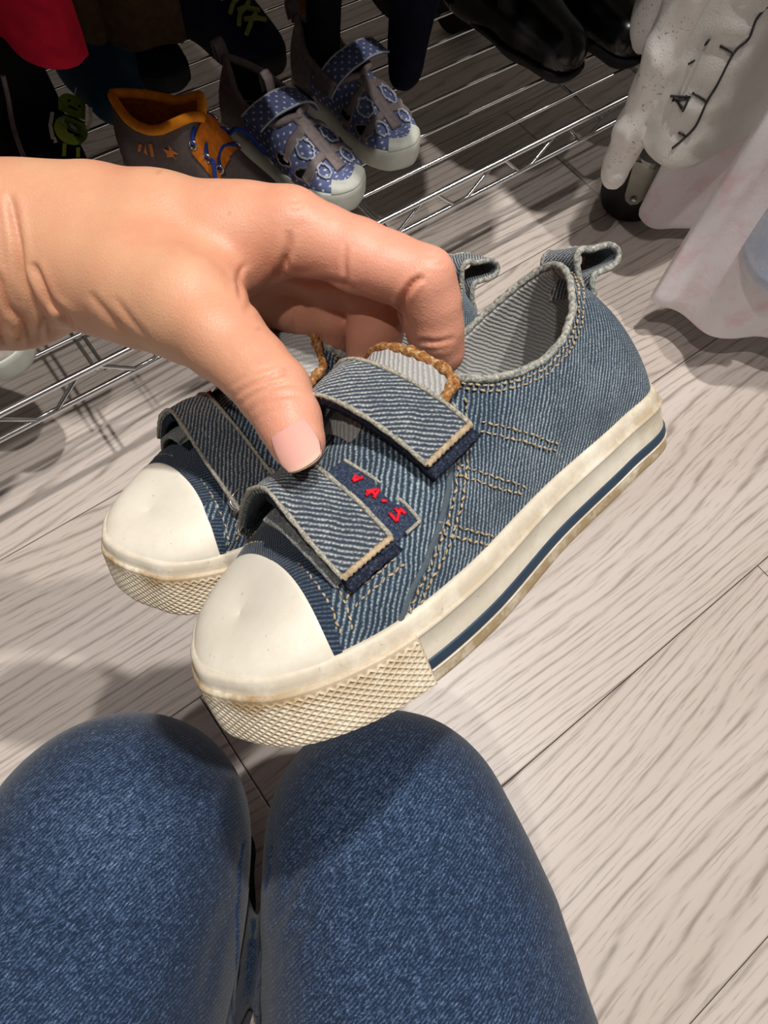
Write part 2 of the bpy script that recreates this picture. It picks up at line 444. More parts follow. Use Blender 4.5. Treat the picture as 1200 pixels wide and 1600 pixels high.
# ================================================================== THE PAIR OF DENIM SHOES (local frame in mm: x toe -> heel, +y outer side, z up)
OUT = np.array([[.89, -2.29], [1.31, 8.12], [11.31, 23.45], [35.6, 33.34], [64.29, 34.55], [99.99, 28.9], [135.12, 26.2], [159.5, 22.4], [168.92, -.24],
                [158.11, -18.98], [135., -27.], [100., -25.], [65.03, -30.94], [34.64, -32.63], [12.06, -23.75], [4.37, -12.38]])
HS = 21.4
def spring(x): return 3.8 * np.clip((45 - x) / 45, 0, 1) ** 2
OC = smoothpath(OUT, 40, True)
iheel = int(np.argmax(OC[:, 0])); itoe = int(np.argmin(OC[:, 0]))
OC = np.roll(OC, -itoe, 0); iheel = int(np.argmax(OC[:, 0]))
LAT = resample(OC[:iheel + 1], 260); MED = resample(np.concatenate([OC[iheel:], OC[:1]])[::-1], 260)
def inset(C, d):
    C = np.asarray(C); T = np.gradient(C, axis=0); T /= np.linalg.norm(T, axis=1)[:, None]
    N = np.stack([T[:, 1], -T[:, 0]], 1)
    s = np.sign(((np.array([80, 0]) - C) * N).sum(1).sum()); return C + N * s * d
tX = [0, 12, 25, 35, 45, 60, 70, 78, 83, 88, 95, 105, 115, 126, 137, 150, 160, 169]
t_x = [17, 24, 31, 38, 46, 60, 69.5, 78, 84, 89.5, 96, 105, 115, 125, 135, 145, 149.5, 151]
t_y = [0, 0, 0, 0, 0, 0, 0, 0, 10, 18, 21.5, 22.5, 22.5, 21.5, 18, 10.5, 5, 0]
t_z = [28, 32, 36, 40, 45.5, 55.5, 62, 66, 63.5, 58.5, 55, 52.3, 51, 52.5, 56.5, 61.5, 64, 65]
t_w = [1, 1, 1, 1, 1, 1, 1, .85, .6, .4, .25, .15, .1, .1, .1, .1, .1, .1]
def sm(xs, arr, k=5):
    g = np.linspace(0, 169, 340); v = np.interp(g, tX, arr)
    kk = np.hanning(2 * k + 3)[1:-1]; kk /= kk.sum(); vp = np.pad(v, k, mode='edge')
    vp[:k] = v[0]; v2 = np.convolve(vp, kk, 'valid'); return np.interp(xs, g, v2)
def upper_grid(side, nt=40, off=0.0, zb=None, zfrom=0.0):
    C = LAT if side > 0 else MED
    B2 = inset(C, 2.0); sarc = np.concatenate([[0], np.cumsum(np.linalg.norm(np.diff(C, axis=0), axis=1))])
    xb = C[:, 0]; k = 3
    Tx, Ty, Tz, Wt = sm(xb, t_x, k), sm(xb, t_y, k) * side, sm(xb, t_z, k), sm(xb, t_w, 8)
    hz = HS - 2.0 + spring(xb) if zb is None else np.full(len(xb), float(zb))
    t = np.linspace(0, 1, nt)[None, :]
    th = t * math.pi / 2
    ga = 1 - np.cos(th) ** 0.9; ha = np.sin(th) ** 0.92
    gq = t ** 1.15; hq = t
    Wc = Wt[:, None]
    g = Wc * ga + (1 - Wc) * gq; h = Wc * ha + (1 - Wc) * hq
    bx, by = B2[:, 0][:, None], B2[:, 1][:, None]
    gx = Wc * np.sin(th) ** 2 + (1 - Wc) * gq
    X = bx + (Tx[:, None] - bx) * gx; Y = by + (Ty[:, None] - by) * g; Z = hz[:, None] + (Tz - hz)[:, None] * h
    bul = 4 * t * (1 - t) * (1 - Wc)
    nrm = np.stack([C[:, 0] - 85, C[:, 1]], 1); T = np.gradient(C, axis=0); nn = np.stack([T[:, 1], -T[:, 0]], 1)
    nn *= np.sign((nn * (C - [85, 0])).sum(1))[:, None]; nn /= np.linalg.norm(nn, axis=1)[:, None]
    amp = np.interp(xb, [80, 120, 150, 169], [1.0, 1.5, 3.0, 4.2])[:, None]
    X = X + nn[:, :1] * bul * amp; Y = Y + nn[:, 1:] * bul * amp
    G = np.stack([X, Y, Z], -1)
    if off:
        du = np.gradient(G, axis=0); dv = np.gradient(G, axis=1); N = np.cross(du, dv)
        N /= np.linalg.norm(N, axis=2)[:, :, None] + 1e-9
        cen = np.array([80, 0, 15.0]); sg = np.sign(((G - cen) * N).sum(2)); N *= np.where(sg == 0, 1, sg)[:, :, None]
        G = G + N * off
    dl = np.linalg.norm(np.diff(G, axis=1), axis=2); v = np.concatenate([np.zeros((len(C), 1)), np.cumsum(dl, 1)], 1)
    U = np.stack([sarc[:, None] + (X - bx), v], -1)
    return G, U, xb
GL, UL, XBL = upper_grid(1, 60); GM, UM, XBM = upper_grid(-1, 60)
GN = {}
for sd, G in ((1, GL), (-1, GM)):
    N = np.cross(np.gradient(G, axis=0), np.gradient(G, axis=1)); N /= np.linalg.norm(N, axis=2)[:, :, None] + 1e-9
    N *= np.sign(((G - [80, 0, 15.]) * N).sum(2))[:, :, None]; GN[sd] = N
def on_side(x, z, side=1, off=0.4):
    G = GL if side > 0 else GM
    d = (G[:, :, 0] - x) ** 2 + (G[:, :, 2] - z) ** 2
    i, j = np.unravel_index(np.argmin(d), d.shape)
    return G[i, j] + GN[side][i, j] * off
def side_path(pts, side=1, off=0.4, n=14):
    p = smoothpath(np.array(pts, float), n)
    q = np.array([on_side(a, b_, side, off) for a, b_ in p])
    k = np.ones(5) / 5
    qq = np.stack([np.convolve(np.pad(q[:, i], 2, mode='edge'), k, 'valid') for i in range(3)], 1)
    return qq
def rim_path(x0, side, j=-1, off=0.0, n=70):
    G = GL if side > 0 else GM; xb = XBL if side > 0 else XBM
    msk = xb >= x0; return resample(G[msk, j] + GN[side][msk, j] * off, n)
def stitches(path, pitch=2.3, ln=2.0, wd=0.42, chain=True):
    """little thread loops along a path"""
    L = np.concatenate([[0], np.cumsum(np.linalg.norm(np.diff(path, axis=0), axis=1))])
    V = []; F = []; s = pitch * .3; k = 0
    while s < L[-1] - pitch * .5:
        c = np.array([np.interp(s, L, path[:, i]) for i in range(3)]); c2 = np.array([np.interp(min(s + .5, L[-1]), L, path[:, i]) for i in range(3)])
        t = c2 - c; t /= np.linalg.norm(t) + 1e-9
        up = c - np.array([80, 0, 15.]); up -= t * (up @ t); up /= np.linalg.norm(up) + 1e-9; sd = np.cross(t, up)
        if chain: t = t * math.cos(.35 * (-1) ** k) + sd * math.sin(.35 * (-1) ** k); sd = np.cross(t, up)
        a = ln / 2 * random.uniform(.75, 1.1); w_ = wd * random.uniform(.7, 1.15); b0 = len(V)
        V += [c - t * a, c - t * a * .4 + sd * w_, c - t * a * .4 + up * w_, c - t * a * .4 - sd * w_, c - t * a * .4 - up * w_,
              c + t * a * .4 + sd * w_, c + t * a * .4 + up * w_, c + t * a * .4 - sd * w_, c + t * a * .4 - up * w_, c + t * a]
        for i in range(4):
            j = (i + 1) % 4
            F += [(b0, b0 + 1 + i, b0 + 1 + j), (b0 + 1 + i, b0 + 5 + i, b0 + 5 + j, b0 + 1 + j), (b0 + 9, b0 + 5 + j, b0 + 5 + i)]
        s += pitch * random.uniform(.85, 1.15); k += 1
    return np.array(V), F

M_dn = denim_mat('denim_upper', 1.3, (0.76, -0.65), dark=(42, 54, 68), midc=(78, 93, 107), light=(170, 183, 188), wear=.6, fuzz=.75)
M_dn_strap = denim_mat('denim_strap', 1.2, (0.6, -0.8), (54, 62, 74), (102, 110, 118), (198, 200, 196), 0.7, .8)
M_dn_dark = denim_mat('denim_toe', 1.2, (0.3, 0.95), (36, 46, 62), (52, 66, 84), (96, 106, 118), 0.2)
M_rubber = rubber_mat('cream_rubber'); M_cap = rubber_mat('toe_cap_rubber', (228, 223, 210), (176, 156, 124), 0.3)
M_bump = rubber_mat('bumper_rubber', (228, 219, 200), (160, 134, 96), 0.6)
M_navy = simple('navy_rubber', rgb(44, 60, 78), 0.5, 0.4, 0.12, 200)
M_thread = simple('tan_thread', rgb(176, 156, 128), 0.9, 0.1, 0.35, 500)
M_pale = fuzz_mat('frayed_pale_thread', ((96, 98, 98), (170, 166, 152), (214, 206, 188)), 1400)
M_bind = fuzz_mat('collar_binding', ((70, 80, 90), (156, 156, 148), (214, 206, 190)), 900)
M_lining = denim_mat('grey_lining', 1.3, (0.6, 0.8), (152, 152, 151), (168, 167, 165), (190, 188, 185), 0.6)
M_fuzz = fuzz_mat('navy_hook_pile', ((24, 28, 40), (42, 48, 64), (84, 90, 104)), 1500)
M_tan = fuzz_mat('worn_tan_edge', ((104, 64, 30), (160, 112, 66), (214, 188, 150)), 800)
M_tag = fuzz_mat('navy_woven_tag', ((32, 40, 58), (54, 64, 86), (98, 106, 124)), 1600)
M_red = simple('red_thread', rgb(206, 30, 48), 0.8, 0.2, 0.3, 900)
M_hook = fuzz_mat('grey_loop_pile', ((84, 88, 92), (140, 142, 142), (190, 188, 182)), 1500)

def build_shoe(label, mw, sgn):
    sh = thing('denim_shoe', label, 'shoe', mw=mw, group=None)
    S = np.array([0.001, 0.001 * sgn, 0.001])
    T = lambda V: np.asarray(V) * S
    def fx(F): return [tuple(f) if sgn > 0 else tuple(f)[::-1] for f in F]
    def part(name, V, F, mat, par=sh, uv=None, attrs=None, smooth=True):
        return mesh(name, T(V), fx(F), mat, par, uv, smooth, attrs)
    C = np.concatenate([LAT, MED[::-1][1:-1]]); n = len(C)
    Tn = np.roll(C, -1, 0) - np.roll(C, 1, 0); Tn /= np.linalg.norm(Tn, axis=1)[:, None]
    No = np.stack([Tn[:, 1], -Tn[:, 0]], 1); No *= np.sign((No * (C - [85, 0])).sum())
    per = np.concatenate([[0], np.cumsum(np.linalg.norm(np.diff(C, axis=0), axis=1))])
    def sweep(prof, idx=slice(None), closed=True):
        c = C[idx]; no = No[idx]; p = np.array(prof, float)
        V = np.zeros((len(c), len(p), 3)); V[:, :, 0] = c[:, :1] + no[:, :1] * p[None, :, 0]; V[:, :, 1] = c[:, 1:] + no[:, 1:] * p[None, :, 0]
        V[:, :, 2] = p[None, :, 1] + spring(c[:, :1]); return V, gridF(len(c), len(p), closed, False)
    # ---- sole (foxing wall, welt and bottom)
    prof = [(-8, 0), (-2.2, 0), (-.7, .35), (0, 1.1), (.1, 2.1), (.1, 5.6), (0, 8.6), (0, 11), (.0, 15.3), (.35, 15.7), (.75, 16.2), (.35, 16.7), (-.1, 17.1), (-.35, 18.6), (-.7, 20.4), (-1.2, 21.2), (-2.0, 21.5), (-3.6, 20.8), (-4.5, 18)]
    V, F = sweep(prof); V = V.reshape(-1, 3); ng = len(V)
    z = np.tile(np.array(prof)[:, 1], n)
    gr = np.clip((8 - z) / 5, 0, 1) * .95 + .10 + np.clip(1 - np.abs(z - 17.3) / 2.0, 0, 1) * .45 + np.clip((z - 17) / 4, 0, 1) * .12
    gr = gr + .35 * np.clip((V[:, 0] - 130) / 40, 0, 1)
    V = np.concatenate([V, [[85, 0, 0.0]]]); F = F.tolist() + [(ng, i * len(prof), ((i + 1) % n) * len(prof)) for i in range(n)]
    sole = part('sole', V, F, M_rubber, attrs={'grime_shade': np.append(gr, .8)})
    # ---- navy stripe around the heel
    xb_l = int(np.argmax(LAT[:, 0] > 43)); xb_m = n - int(np.argmax(MED[:, 0] > 43))
    V, F = sweep([(-.3, 5.2), (.28, 5.3), (.42, 5.8), (.42, 7.8), (.28, 8.3), (-.3, 8.4)], slice(xb_l, xb_m + 1), False)
    part('stripe', V.reshape(-1, 3), F.tolist(), M_navy, sole)
    # ---- raised line below the stripe
    V, F = sweep([(-.2, 4.3), (.42, 4.5), (.5, 4.8), (.35, 5.15), (-.2, 5.2)], slice(xb_l, xb_m + 1), False)
    part('welt_line', V.reshape(-1, 3), F.tolist(), M_rubber, sole, attrs={'grime_shade': np.full(V.shape[0] * V.shape[1], .4)})
    # ---- toe bumper with its diamond grip
    i0, i1 = xb_l, xb_m
    idx = np.concatenate([np.arange(i1, n), np.arange(0, i0 + 1)]); c = C[idx]
    M = 760; nz = 110
    cc = resample(c, M); tt = np.gradient(cc, axis=0); tt /= np.linalg.norm(tt, axis=1)[:, None]
    no = np.stack([tt[:, 1], -tt[:, 0]], 1); no *= np.sign((no * (cc - [85, 0])).sum())
    sl = np.concatenate([[0], np.cumsum(np.linalg.norm(np.diff(cc, axis=0), axis=1))])
    zz = np.linspace(-.2, 17.3, nz)
    base = np.interp(zz, [-.2, .3, 1.2, 3, 14, 16.6, 17.0, 17.3], [-2.0, -.4, .7, 1.15, 1.05, .95, .6, -.4])
    a = sl[:, None] / 2.45 + zz[None] / 1.95; b2 = sl[:, None] / 2.45 - zz[None] / 1.95
    tri = lambda q: np.abs((q % 1) - .5) * 2
    hgt = np.maximum(tri(a), tri(b2)); hgt = np.clip((hgt - .42) / .42, 0, 1)
    hgt = hgt * hgt * (3 - 2 * hgt)
    blend_mask = np.clip((zz - .4) / 1.2, 0, 1) * np.clip((15.9 - zz) / .8, 0, 1)
    ends = np.clip(np.minimum(sl, sl[-1] - sl) / .9, 0, 1)[:, None]
    wear = np.clip((17 - np.abs(cc[:, :1] * 0.9 + 0)) / 14, 0, 1) * np.clip((zz[None] - 7) / 8, 0, 1)   # top of the tip is rubbed smooth
    o_ = base[None] * (.25 + .75 * ends) + .55 * hgt * blend_mask[None] * ends * (1 - .75 * wear)
    V = np.stack([cc[:, :1] + no[:, :1] * o_, cc[:, 1:] + no[:, 1:] * o_, zz[None] + spring(cc[:, :1]) + 0 * o_], -1)
    gr = .10 + .55 * np.clip((zz[None] - 11) / 5, 0, 1) * (.5 + wear) + .5 * (1 - hgt) * blend_mask[None] + .2 * np.clip((2 - zz[None]) / 2, 0, 1)  # grime, plus painted shade in the sunken diamonds
    part('toe_bumper', V.reshape(-1, 3), gridF(M, nz).tolist(), M_bump, sole, attrs={'grime_shade': np.broadcast_to(gr, o_.shape).ravel()})
    # ---- upper (outer + inner side), split from the rubber cap at the cap edge
    for side, G, U, xb, nm in ((1, GL, UL, XBL, 'outer_upper'), (-1, GM, UM, XBM, 'inner_upper')):
        k0 = int(np.argmax(xb > 23.0))
        Gs = G[k0:]; Us = U[k0:]
        wr = np.array([[mnoise.noise(Vector(p * np.array([.07, .07, .05]) + np.array([3.1 * side, 0, 1]))) for p in row] for row in Gs])
        Gs = Gs + GN[side][k0:] * (wr * .9)[:, :, None] * np.linspace(0, 1, G.shape[1])[None, :, None] ** .6
        part(nm, Gs.reshape(-1, 3), gridF(*Gs.shape[:2]).tolist(), M_dn, uv=Us.reshape(-1, 2))
        # lining of the foot opening
        Gi, Ui, _ = upper_grid(side, 40, -1.3, zb=14)
        k1 = int(np.argmax(xb > 76)); Gi = Gi[k1:]
        Gi[:, -1] = G[k1:, -1]
        part('lining', Gi.reshape(-1, 3), gridF(*Gi.shape[:2]).tolist(), M_lining, uv=Ui[k1:].reshape(-1, 2))
        k1 = int(np.argmax(xb > 20)); k2 = int(np.argmax(xb > 80))
    # insole
    ins = np.concatenate([inset(LAT, 4), inset(MED, 4)[::-1][1:-1]])
    V = np.column_stack([ins, np.full(len(ins), 14.5)]); V = np.concatenate([V, [[85, 0, 14.5]]]); q = len(ins)
    part('insole', V, [(q, i, (i + 1) % q) for i in range(q)], M_lining, uv=V[:, :2])
    # ---- rubber toe cap
    rows = []
    for side in (-1, 1):
        Gc, _, xb = upper_grid(side, 60, 0.0); N = GN[side]
        k0 = int(np.argmax(xb > 25.5))
        ks = np.linspace(0, k0, 44).astype(int)
        lift = np.interp(np.arange(44), [0, 38, 41.5, 43], [.9, .9, .75, -.2])
        Gc = Gc[ks] + N[ks] * lift[:, None, None]; rows.append(Gc[::-1] if side < 0 else Gc[1:])
    Gc = np.concatenate(rows)
    ii = np.arange(len(Gc)); wt = np.clip((np.minimum(ii, len(Gc) - 1 - ii) - 6) / 14, 0, 1)[1:-1, None, None]
    for _ in range(60):
        q = .25 * (Gc[2:, 1:-1] + Gc[:-2, 1:-1] + Gc[1:-1, 2:] + Gc[1:-1, :-2]) - Gc[1:-1, 1:-1]; Gc[1:-1, 1:-1] += .5 * wt * q
        Gc[1:-1, -1] += .5 * wt[:, 0] * (.5 * (Gc[2:, -1] + Gc[:-2, -1]) - Gc[1:-1, -1])
    gr = np.zeros(Gc.shape[:2]); gr += np.linspace(.35, 0, 60)[None] ** 1.5
    part('toe_cap', Gc.reshape(-1, 3), gridF(*Gc.shape[:2]).tolist(), M_cap, attrs={'grime_shade': gr.ravel()})
    # ---- dark narrow toe strip behind the cap
    for side in (-1, 1):
        G = (GL if side > 0 else GM) + GN[side] * .5; U = UL if side > 0 else UM; xb = XBL if side > 0 else XBM
        k0, k1 = float(np.argmax(xb > 24)), float(np.argmax(xb > 38)); nj = G.shape[1]; q = np.zeros((12, nj, 3)); u_ = np.zeros((12, nj, 2))
        for j in range(nj):
            w_ = np.interp(j / (nj - 1), [0, .3, .7, 1], [.12, .22, .75, 1.0]); ks = np.linspace(k0, k0 + (k1 - k0) * w_, 12)
            for i in range(3): q[:, j, i] = np.interp(ks, np.arange(len(xb)), G[:, j, i])
            for i in range(2): u_[:, j, i] = np.interp(ks, np.arange(len(xb)), U[:, j, i])
        part('toe_strip', q.reshape(-1, 3), gridF(12, nj).tolist(), M_dn_dark, uv=u_.reshape(-1, 2))
    # ---- collar binding and stitching
    rl = rim_path(80, 1); rm = rim_path(80, -1); rim = np.concatenate([rl, rm[::-1][1:]])
    Vt, Ft, Ut = tube_geo(rim, 1.15 + .15 * np.sin(np.arange(len(rim)) * 1.9), 10)
    part('collar_binding', Vt, Ft, M_bind, uv=Ut)
    sb = MB()
    for j, xs in ((-5, 84), (-8, 84)):
        for sd in (1, -1): sb.add(*stitches(rim_path(xs, sd, j, .35, 120), 2.1, 2.0, .38))
    paths = [[(85, 54.5), (78, 46), (69, 38), (58, 30), (49, 25), (43.5, 20.5)], [(88.5, 54.0), (81, 45), (72, 37), (61, 29), (52, 24.5), (46.5, 20.5)],
             [(86, 46), (97, 37), (109, 27)], [(88, 47.5), (99, 38.5), (110.5, 28)], [(73, 41.5), (82, 32.5), (92, 23.5)], [(75, 43), (84, 34), (94, 24.5)],
             [(60, 34), (67, 27), (74, 20.5)], [(62, 35.5), (69, 28.5), (76, 21.5)],
             [(33.5, 37), (31, 31), (28, 23)], [(36, 36), (33.5, 30), (30.5, 23)], [(34, 31), (41, 32.5), (50, 34)], [(34.5, 29), (41.5, 30.8), (51, 32)]]
    for pth in paths:
        for sd in (1, -1): sb.add(*stitches(side_path(pth, sd, .4), 2.0, 1.9, .36))
    so = part('stitching', np.concatenate(sb.V), sb.F, M_thread); so['kind'] = 'stuff'
    # overlapped seam (quarter laid over vamp) as a low welt
    for sd in (1, -1):
        Vt, Ft, Ut = tube_geo(side_path([(83.5, 55), (76, 46.5), (67, 38.5), (56, 30.5), (47, 25.5), (41.5, 20.5)], sd, .0), .75, 8)
        part('seam', Vt, Ft, M_dn, uv=Ut)
    # ---- heel pull loop
    pr = smoothpath(np.array([(154, 53), (153.5, 60), (154, 65), (157, 66.6), (161, 65.0), (166, 64.2), (170.5, 62.8), (173, 60), (171.8, 57.2), (167.5, 56.8), (163, 57.4), (159.5, 57), (158.5, 52), (160, 46)], float), 6)
    wy = np.linspace(-6.2, 6.2, 9); tn = np.gradient(pr, axis=0); tn /= np.linalg.norm(tn, axis=1)[:, None]; nr = np.stack([-tn[:, 1], tn[:, 0]], 1)
    outer = pr + nr * .7; inner = pr - nr * .7
    ring = np.concatenate([outer, inner[::-1]])
    V = np.array([[(p[0], y * (1 + .04 * math.sin(p[0])), p[1]) for y in wy] for p in ring])
    L = np.arange(len(ring))[:, None] * 1.2
    U = np.stack(np.broadcast_arrays(L, wy[None]), -1)
    lp = part('heel_loop', V.reshape(-1, 3), gridF(len(ring), 9, True, False).tolist(), M_dn_strap, uv=U.reshape(-1, 2))
    for e in (-6.4, 6.4):
        Vt, Ft, Ut = tube_geo(np.column_stack([pr[:, 0], np.full(len(pr), e), pr[:, 1]]), 1.05, 8)
        part('loop_edge', Vt, Ft, M_bind, lp)
    # ---- heel back strip
    hb = MB()
    G = GL; k0 = len(XBL) - 10
    q = np.concatenate([GL[k0:] + GN[1][k0:] * .6, (GM[k0:] + GN[-1][k0:] * .6)[::-1][1:]]); u_ = np.concatenate([UL[k0:], UM[k0:][::-1][1:]])
    part('heel_strip', q.reshape(-1, 3), gridF(*q.shape[:2]).tolist(), M_dn_strap, uv=u_.reshape(-1, 2))
    # ---- tongue with worn tan edge
    ny, nx = 30, 20; ys = np.linspace(-18, 20, ny); Q = np.zeros((nx, ny, 3))
    for i in range(nx):
        f_ = i / (nx - 1)
        for j, y in enumerate(ys):
            x1 = np.interp(y, [-18, -10, -4, 2, 8, 15, 20], [80, 83.5, 84, 84.5, 86, 88, 87]); x = 60 + (x1 - 60) * f_
            z1 = np.interp(y, [-18, -10, -4, 2, 8, 15, 20], [60, 66, 69, 69.5, 67.3, 63, 59.5])
            z0 = 55.5 + .6 - .03 * y * y
            Q[i, j] = (x, y, z0 + (z1 - z0) * f_ ** .8)
    Q2 = Q.copy(); Q2[:, :, 2] -= 2.0
    F = gridF(nx, ny); F = np.concatenate([F, gridF(nx, ny)[:, ::-1] + nx * ny])
    tg = part('tongue', np.concatenate([Q.reshape(-1, 3), Q2.reshape(-1, 3)]), F.tolist(), M_lining, uv=np.concatenate([Q[:, :, :2].reshape(-1, 2)] * 2))
    edge = np.concatenate([Q[6:-1, 0], Q[-1], Q[6:-1, -1][::-1]]) - [0, 0, .8]; edge = resample(edge, 90)
    rr = 1.55 + np.array([mnoise.noise(Vector((i * .6, 1.3, .4))) for i in range(90)]) * .7
    Vt, Ft, Ut = tube_geo(edge, rr, 12)
    Vt = Vt + .35 * np.array([mnoise.noise_vector(Vector(p * 1.3)) for p in Vt])
    part('tongue_edge', Vt, Ft, M_tan, tg, uv=Ut)
    # ---- two hook-and-loop straps
    A1 = [(80.4, 29.5, 51.5), (78.5, 22.5, 59.2), (75, 12, 67.5), (71.3, 3.5, 71.8), (70, -4, 69.5), (71, -14, 62), (73, -25, 50), (73.5, -28.5, 44)]
    B1 = [(65, 29.5, 49.2), (63.2, 22.5, 57), (60.5, 12, 65.2), (57.9, 3.5, 68.8), (57, -4, 66), (57, -14, 58), (58, -25, 46), (58.5, -28.5, 40)]
    A2 = [(50, 28.5, 38.5), (49.6, 21, 46.3), (49, 12, 52.6), (49, 4.5, 55), (48, -4, 54), (48, -14, 49.5), (48.5, -25, 41.5), (49, -29, 37)]
    B2_ = [(35.5, 27, 36.4), (35, 20, 44), (35.2, 12, 51.6), (35.8, 4.5, 55.5), (35, -4, 53.5), (34.5, -14, 47), (34.5, -25, 38.5), (35, -29, 34)]
    def strip(A, B, ns, nw, off=0.0, crown=.5):
        A = resample(smoothpath(A, 10), ns); B = resample(smoothpath(B, 10), ns)
        f_ = np.linspace(0, 1, nw)[None, :, None]; G = A[:, None] * (1 - f_) + B[:, None] * f_
        N = np.cross(np.gradient(G, axis=0), np.gradient(G, axis=1)); N /= np.linalg.norm(N, axis=2)[:, :, None] + 1e-9
        N *= np.sign(((G - [60, 0, 20.]) * N).sum(2))[:, :, None]
        G = G + N * (off + crown * np.sin(f_ * math.pi)); return G, N
    def slab(G, N, th):
        nu, nv = G.shape[:2]; lowr = G - N * th
        loop = np.concatenate([G, lowr[:, ::-1]], 1)
        F = gridF(nu, 2 * nv, False, True).tolist() + [tuple(range(2 * nv))[::-1], tuple((nu - 1) * 2 * nv + i for i in range(2 * nv))]
        sl_ = np.concatenate([[0], np.cumsum(np.linalg.norm(np.diff(G[:, nv // 2], axis=0), axis=1))])
        w_ = np.linalg.norm(G[nu // 2, -1] - G[nu // 2, 0]) * np.linspace(0, 1, nv)
        U = np.stack(np.broadcast_arrays(sl_[:, None], np.concatenate([w_, w_[::-1]])[None]), -1)
        return loop.reshape(-1, 3), F, U.reshape(-1, 2)
    for (A, B) in ((A1, B1), (A2, B2_)):
        G, N = strip(A, B, 60, 12)
        G = G + N * np.array([[.35 * mnoise.noise(Vector(p * .13)) for p in r] for r in G])[:, :, None]
        V, F, U = slab(G, N, 1.5); st = part('strap', V, F, M_dn_strap, uv=U)
        for e in (0, -1):
            pth = G[:, e] + N[:, e] * .1
            rr = .62 + np.array([mnoise.noise(Vector((i * .7, 3.3 + e, .4))) for i in range(len(pth))]) * .25
            Vt, Ft, Ut = tube_geo(pth, rr, 8); part('strap_edge', Vt, Ft, M_pale, st)
        endp = resample(np.concatenate([G[0] + N[0] * .15]), 30); 
        Vt, Ft, Ut = tube_geo(endp, .85 + .2 * np.sin(np.arange(30) * 2.3), 8); part('strap_end_thread', Vt, Ft, M_thread, st)
        # fuzzy hook pad under the free end, showing past it
        Gp = G[:26].copy(); Np = N[:26]; d0 = G[0] - G[1]; d0 /= np.linalg.norm(d0, axis=1)[:, None]
        Gp = np.concatenate([(G[0] + d0 * 3.6)[None], (G[0] + d0 * 1.8)[None], Gp]); Np = np.concatenate([N[:1], N[:1], Np])
        Gp = Gp - Np * 1.5
        mid = Gp.mean(1, keepdims=True); Gp = mid + (Gp - mid) * 1.04
        V, F, U = slab(Gp, Np, 2.3); V = V + .38 * np.array([mnoise.noise_vector(Vector(p * 1.1)) for p in V])
        part('hook_pad', V, F, M_fuzz, st, uv=U)
        # metal ring at the inner side
        a_, b_ = (np.array(A[-2]) * .35 + np.array(A[-1]) * .65), (np.array(B[-2]) * .35 + np.array(B[-1]) * .65)
        ax = (b_ - a_) / np.linalg.norm(b_ - a_); dn = np.array(A[-1]) - np.array(A[-2]); dn /= np.linalg.norm(dn); c_ = (a_ + b_) / 2 - N[-4, 6] * .4
        hl = np.linalg.norm(b_ - a_) / 2 + 1.0
        rp = [c_ + ax * hl * math.copysign(abs(math.cos(t)) ** .5, math.cos(t)) + dn * 2.8 * math.copysign(abs(math.sin(t)) ** .7, math.sin(t)) for t in np.linspace(0, 2 * math.pi, 40, endpoint=False)]
        Vt, Ft, Ut = tube_geo(np.array(rp), .8, 8, True); part('ring', Vt, Ft, M_chrome)
        # anchor tab running down from the ring
        q = [c_ + dn * 1.5, c_ + dn * 6, c_ + dn * 10 + np.array([0, -1.5, -1.0])]
        G2, N2 = strip([p - ax * hl * .9 for p in q], [p + ax * hl * .9 for p in q], 14, 8, 0, .2); V, F, U = slab(G2, N2, 1.2); part('ring_tab', V, F, M_dn_strap, uv=U)
    # grey loop pile under the lower strap
    G, N = strip([(47, 27, 37.5), (47, 20, 44.5), (46.5, 10, 50.5), (46, 0, 51)], [(33.5, 25.5, 35), (33, 19, 42.2), (33, 9, 48), (33, 0, 49)], 24, 10, -2.2, .3)
    V, F, U = slab(G, N, 1.4); V = V + .25 * np.array([mnoise.noise_vector(Vector(p * 1.2)) for p in V]); part('loop_pad', V, F, M_hook, uv=U)
    # navy woven tag with red letters, peeping out above the lower strap
    TA = [(58, 29.6, 38.2), (57.8, 26, 42.5), (57, 19, 48), (55.5, 10, 53)]; TB = [(46, 29.0, 36.5), (46, 25, 41.5), (46, 18, 47.5), (46, 9, 52)]
    G, N = strip(TA, TB, 30, 14, -.2, .2); V, F, U = slab(G, N, 1.0); tgm = part('woven_tag', V, F, M_tag, uv=U)
    Vt, Ft, Ut = tube_geo(np.concatenate([G[::-1, 0], G[0, :6]]), .5, 7); part('tag_edge', Vt, Ft, M_pale, tgm)
    def onG(s, t): 
        i = min(int(s * 29), 29); j = min(int(t * 13), 13); return G[i, j] + N[i, j] * .35
    letters = MB()
    for (s0, kind) in ((.70, 0), (.50, 1), (.36, 2), (.20, 3)):
        if kind == 0: segs = [((.0, .22), (.03, .42)), ((.03, .42), (.07, .24)), ((.0, .3), (.06, .3))]
        elif kind == 1: segs = [((-.05, .45), (.0, .20)), ((.0, .20), (.07, .45)), ((-.03, .36), (.05, .36)), ((.02, .3), (.02, .48))]
        elif kind == 2: segs = [((0, .24), (.02, .34))]
        else: segs = [((-.04, .20), (.04, .22)), ((.04, .22), (-.03, .40)), ((-.03, .40), (.05, .44)), ((0, .3), (.05, .3))]
        for p, q in segs:
            a_, b_ = onG(s0 + p[0], p[1]), onG(s0 + q[0], q[1])
            letters.tube(np.linspace(a_, b_, 4), .46, 6)
    part('red_letters', np.concatenate(letters.V), letters.F, M_red, tgm)
    return sh
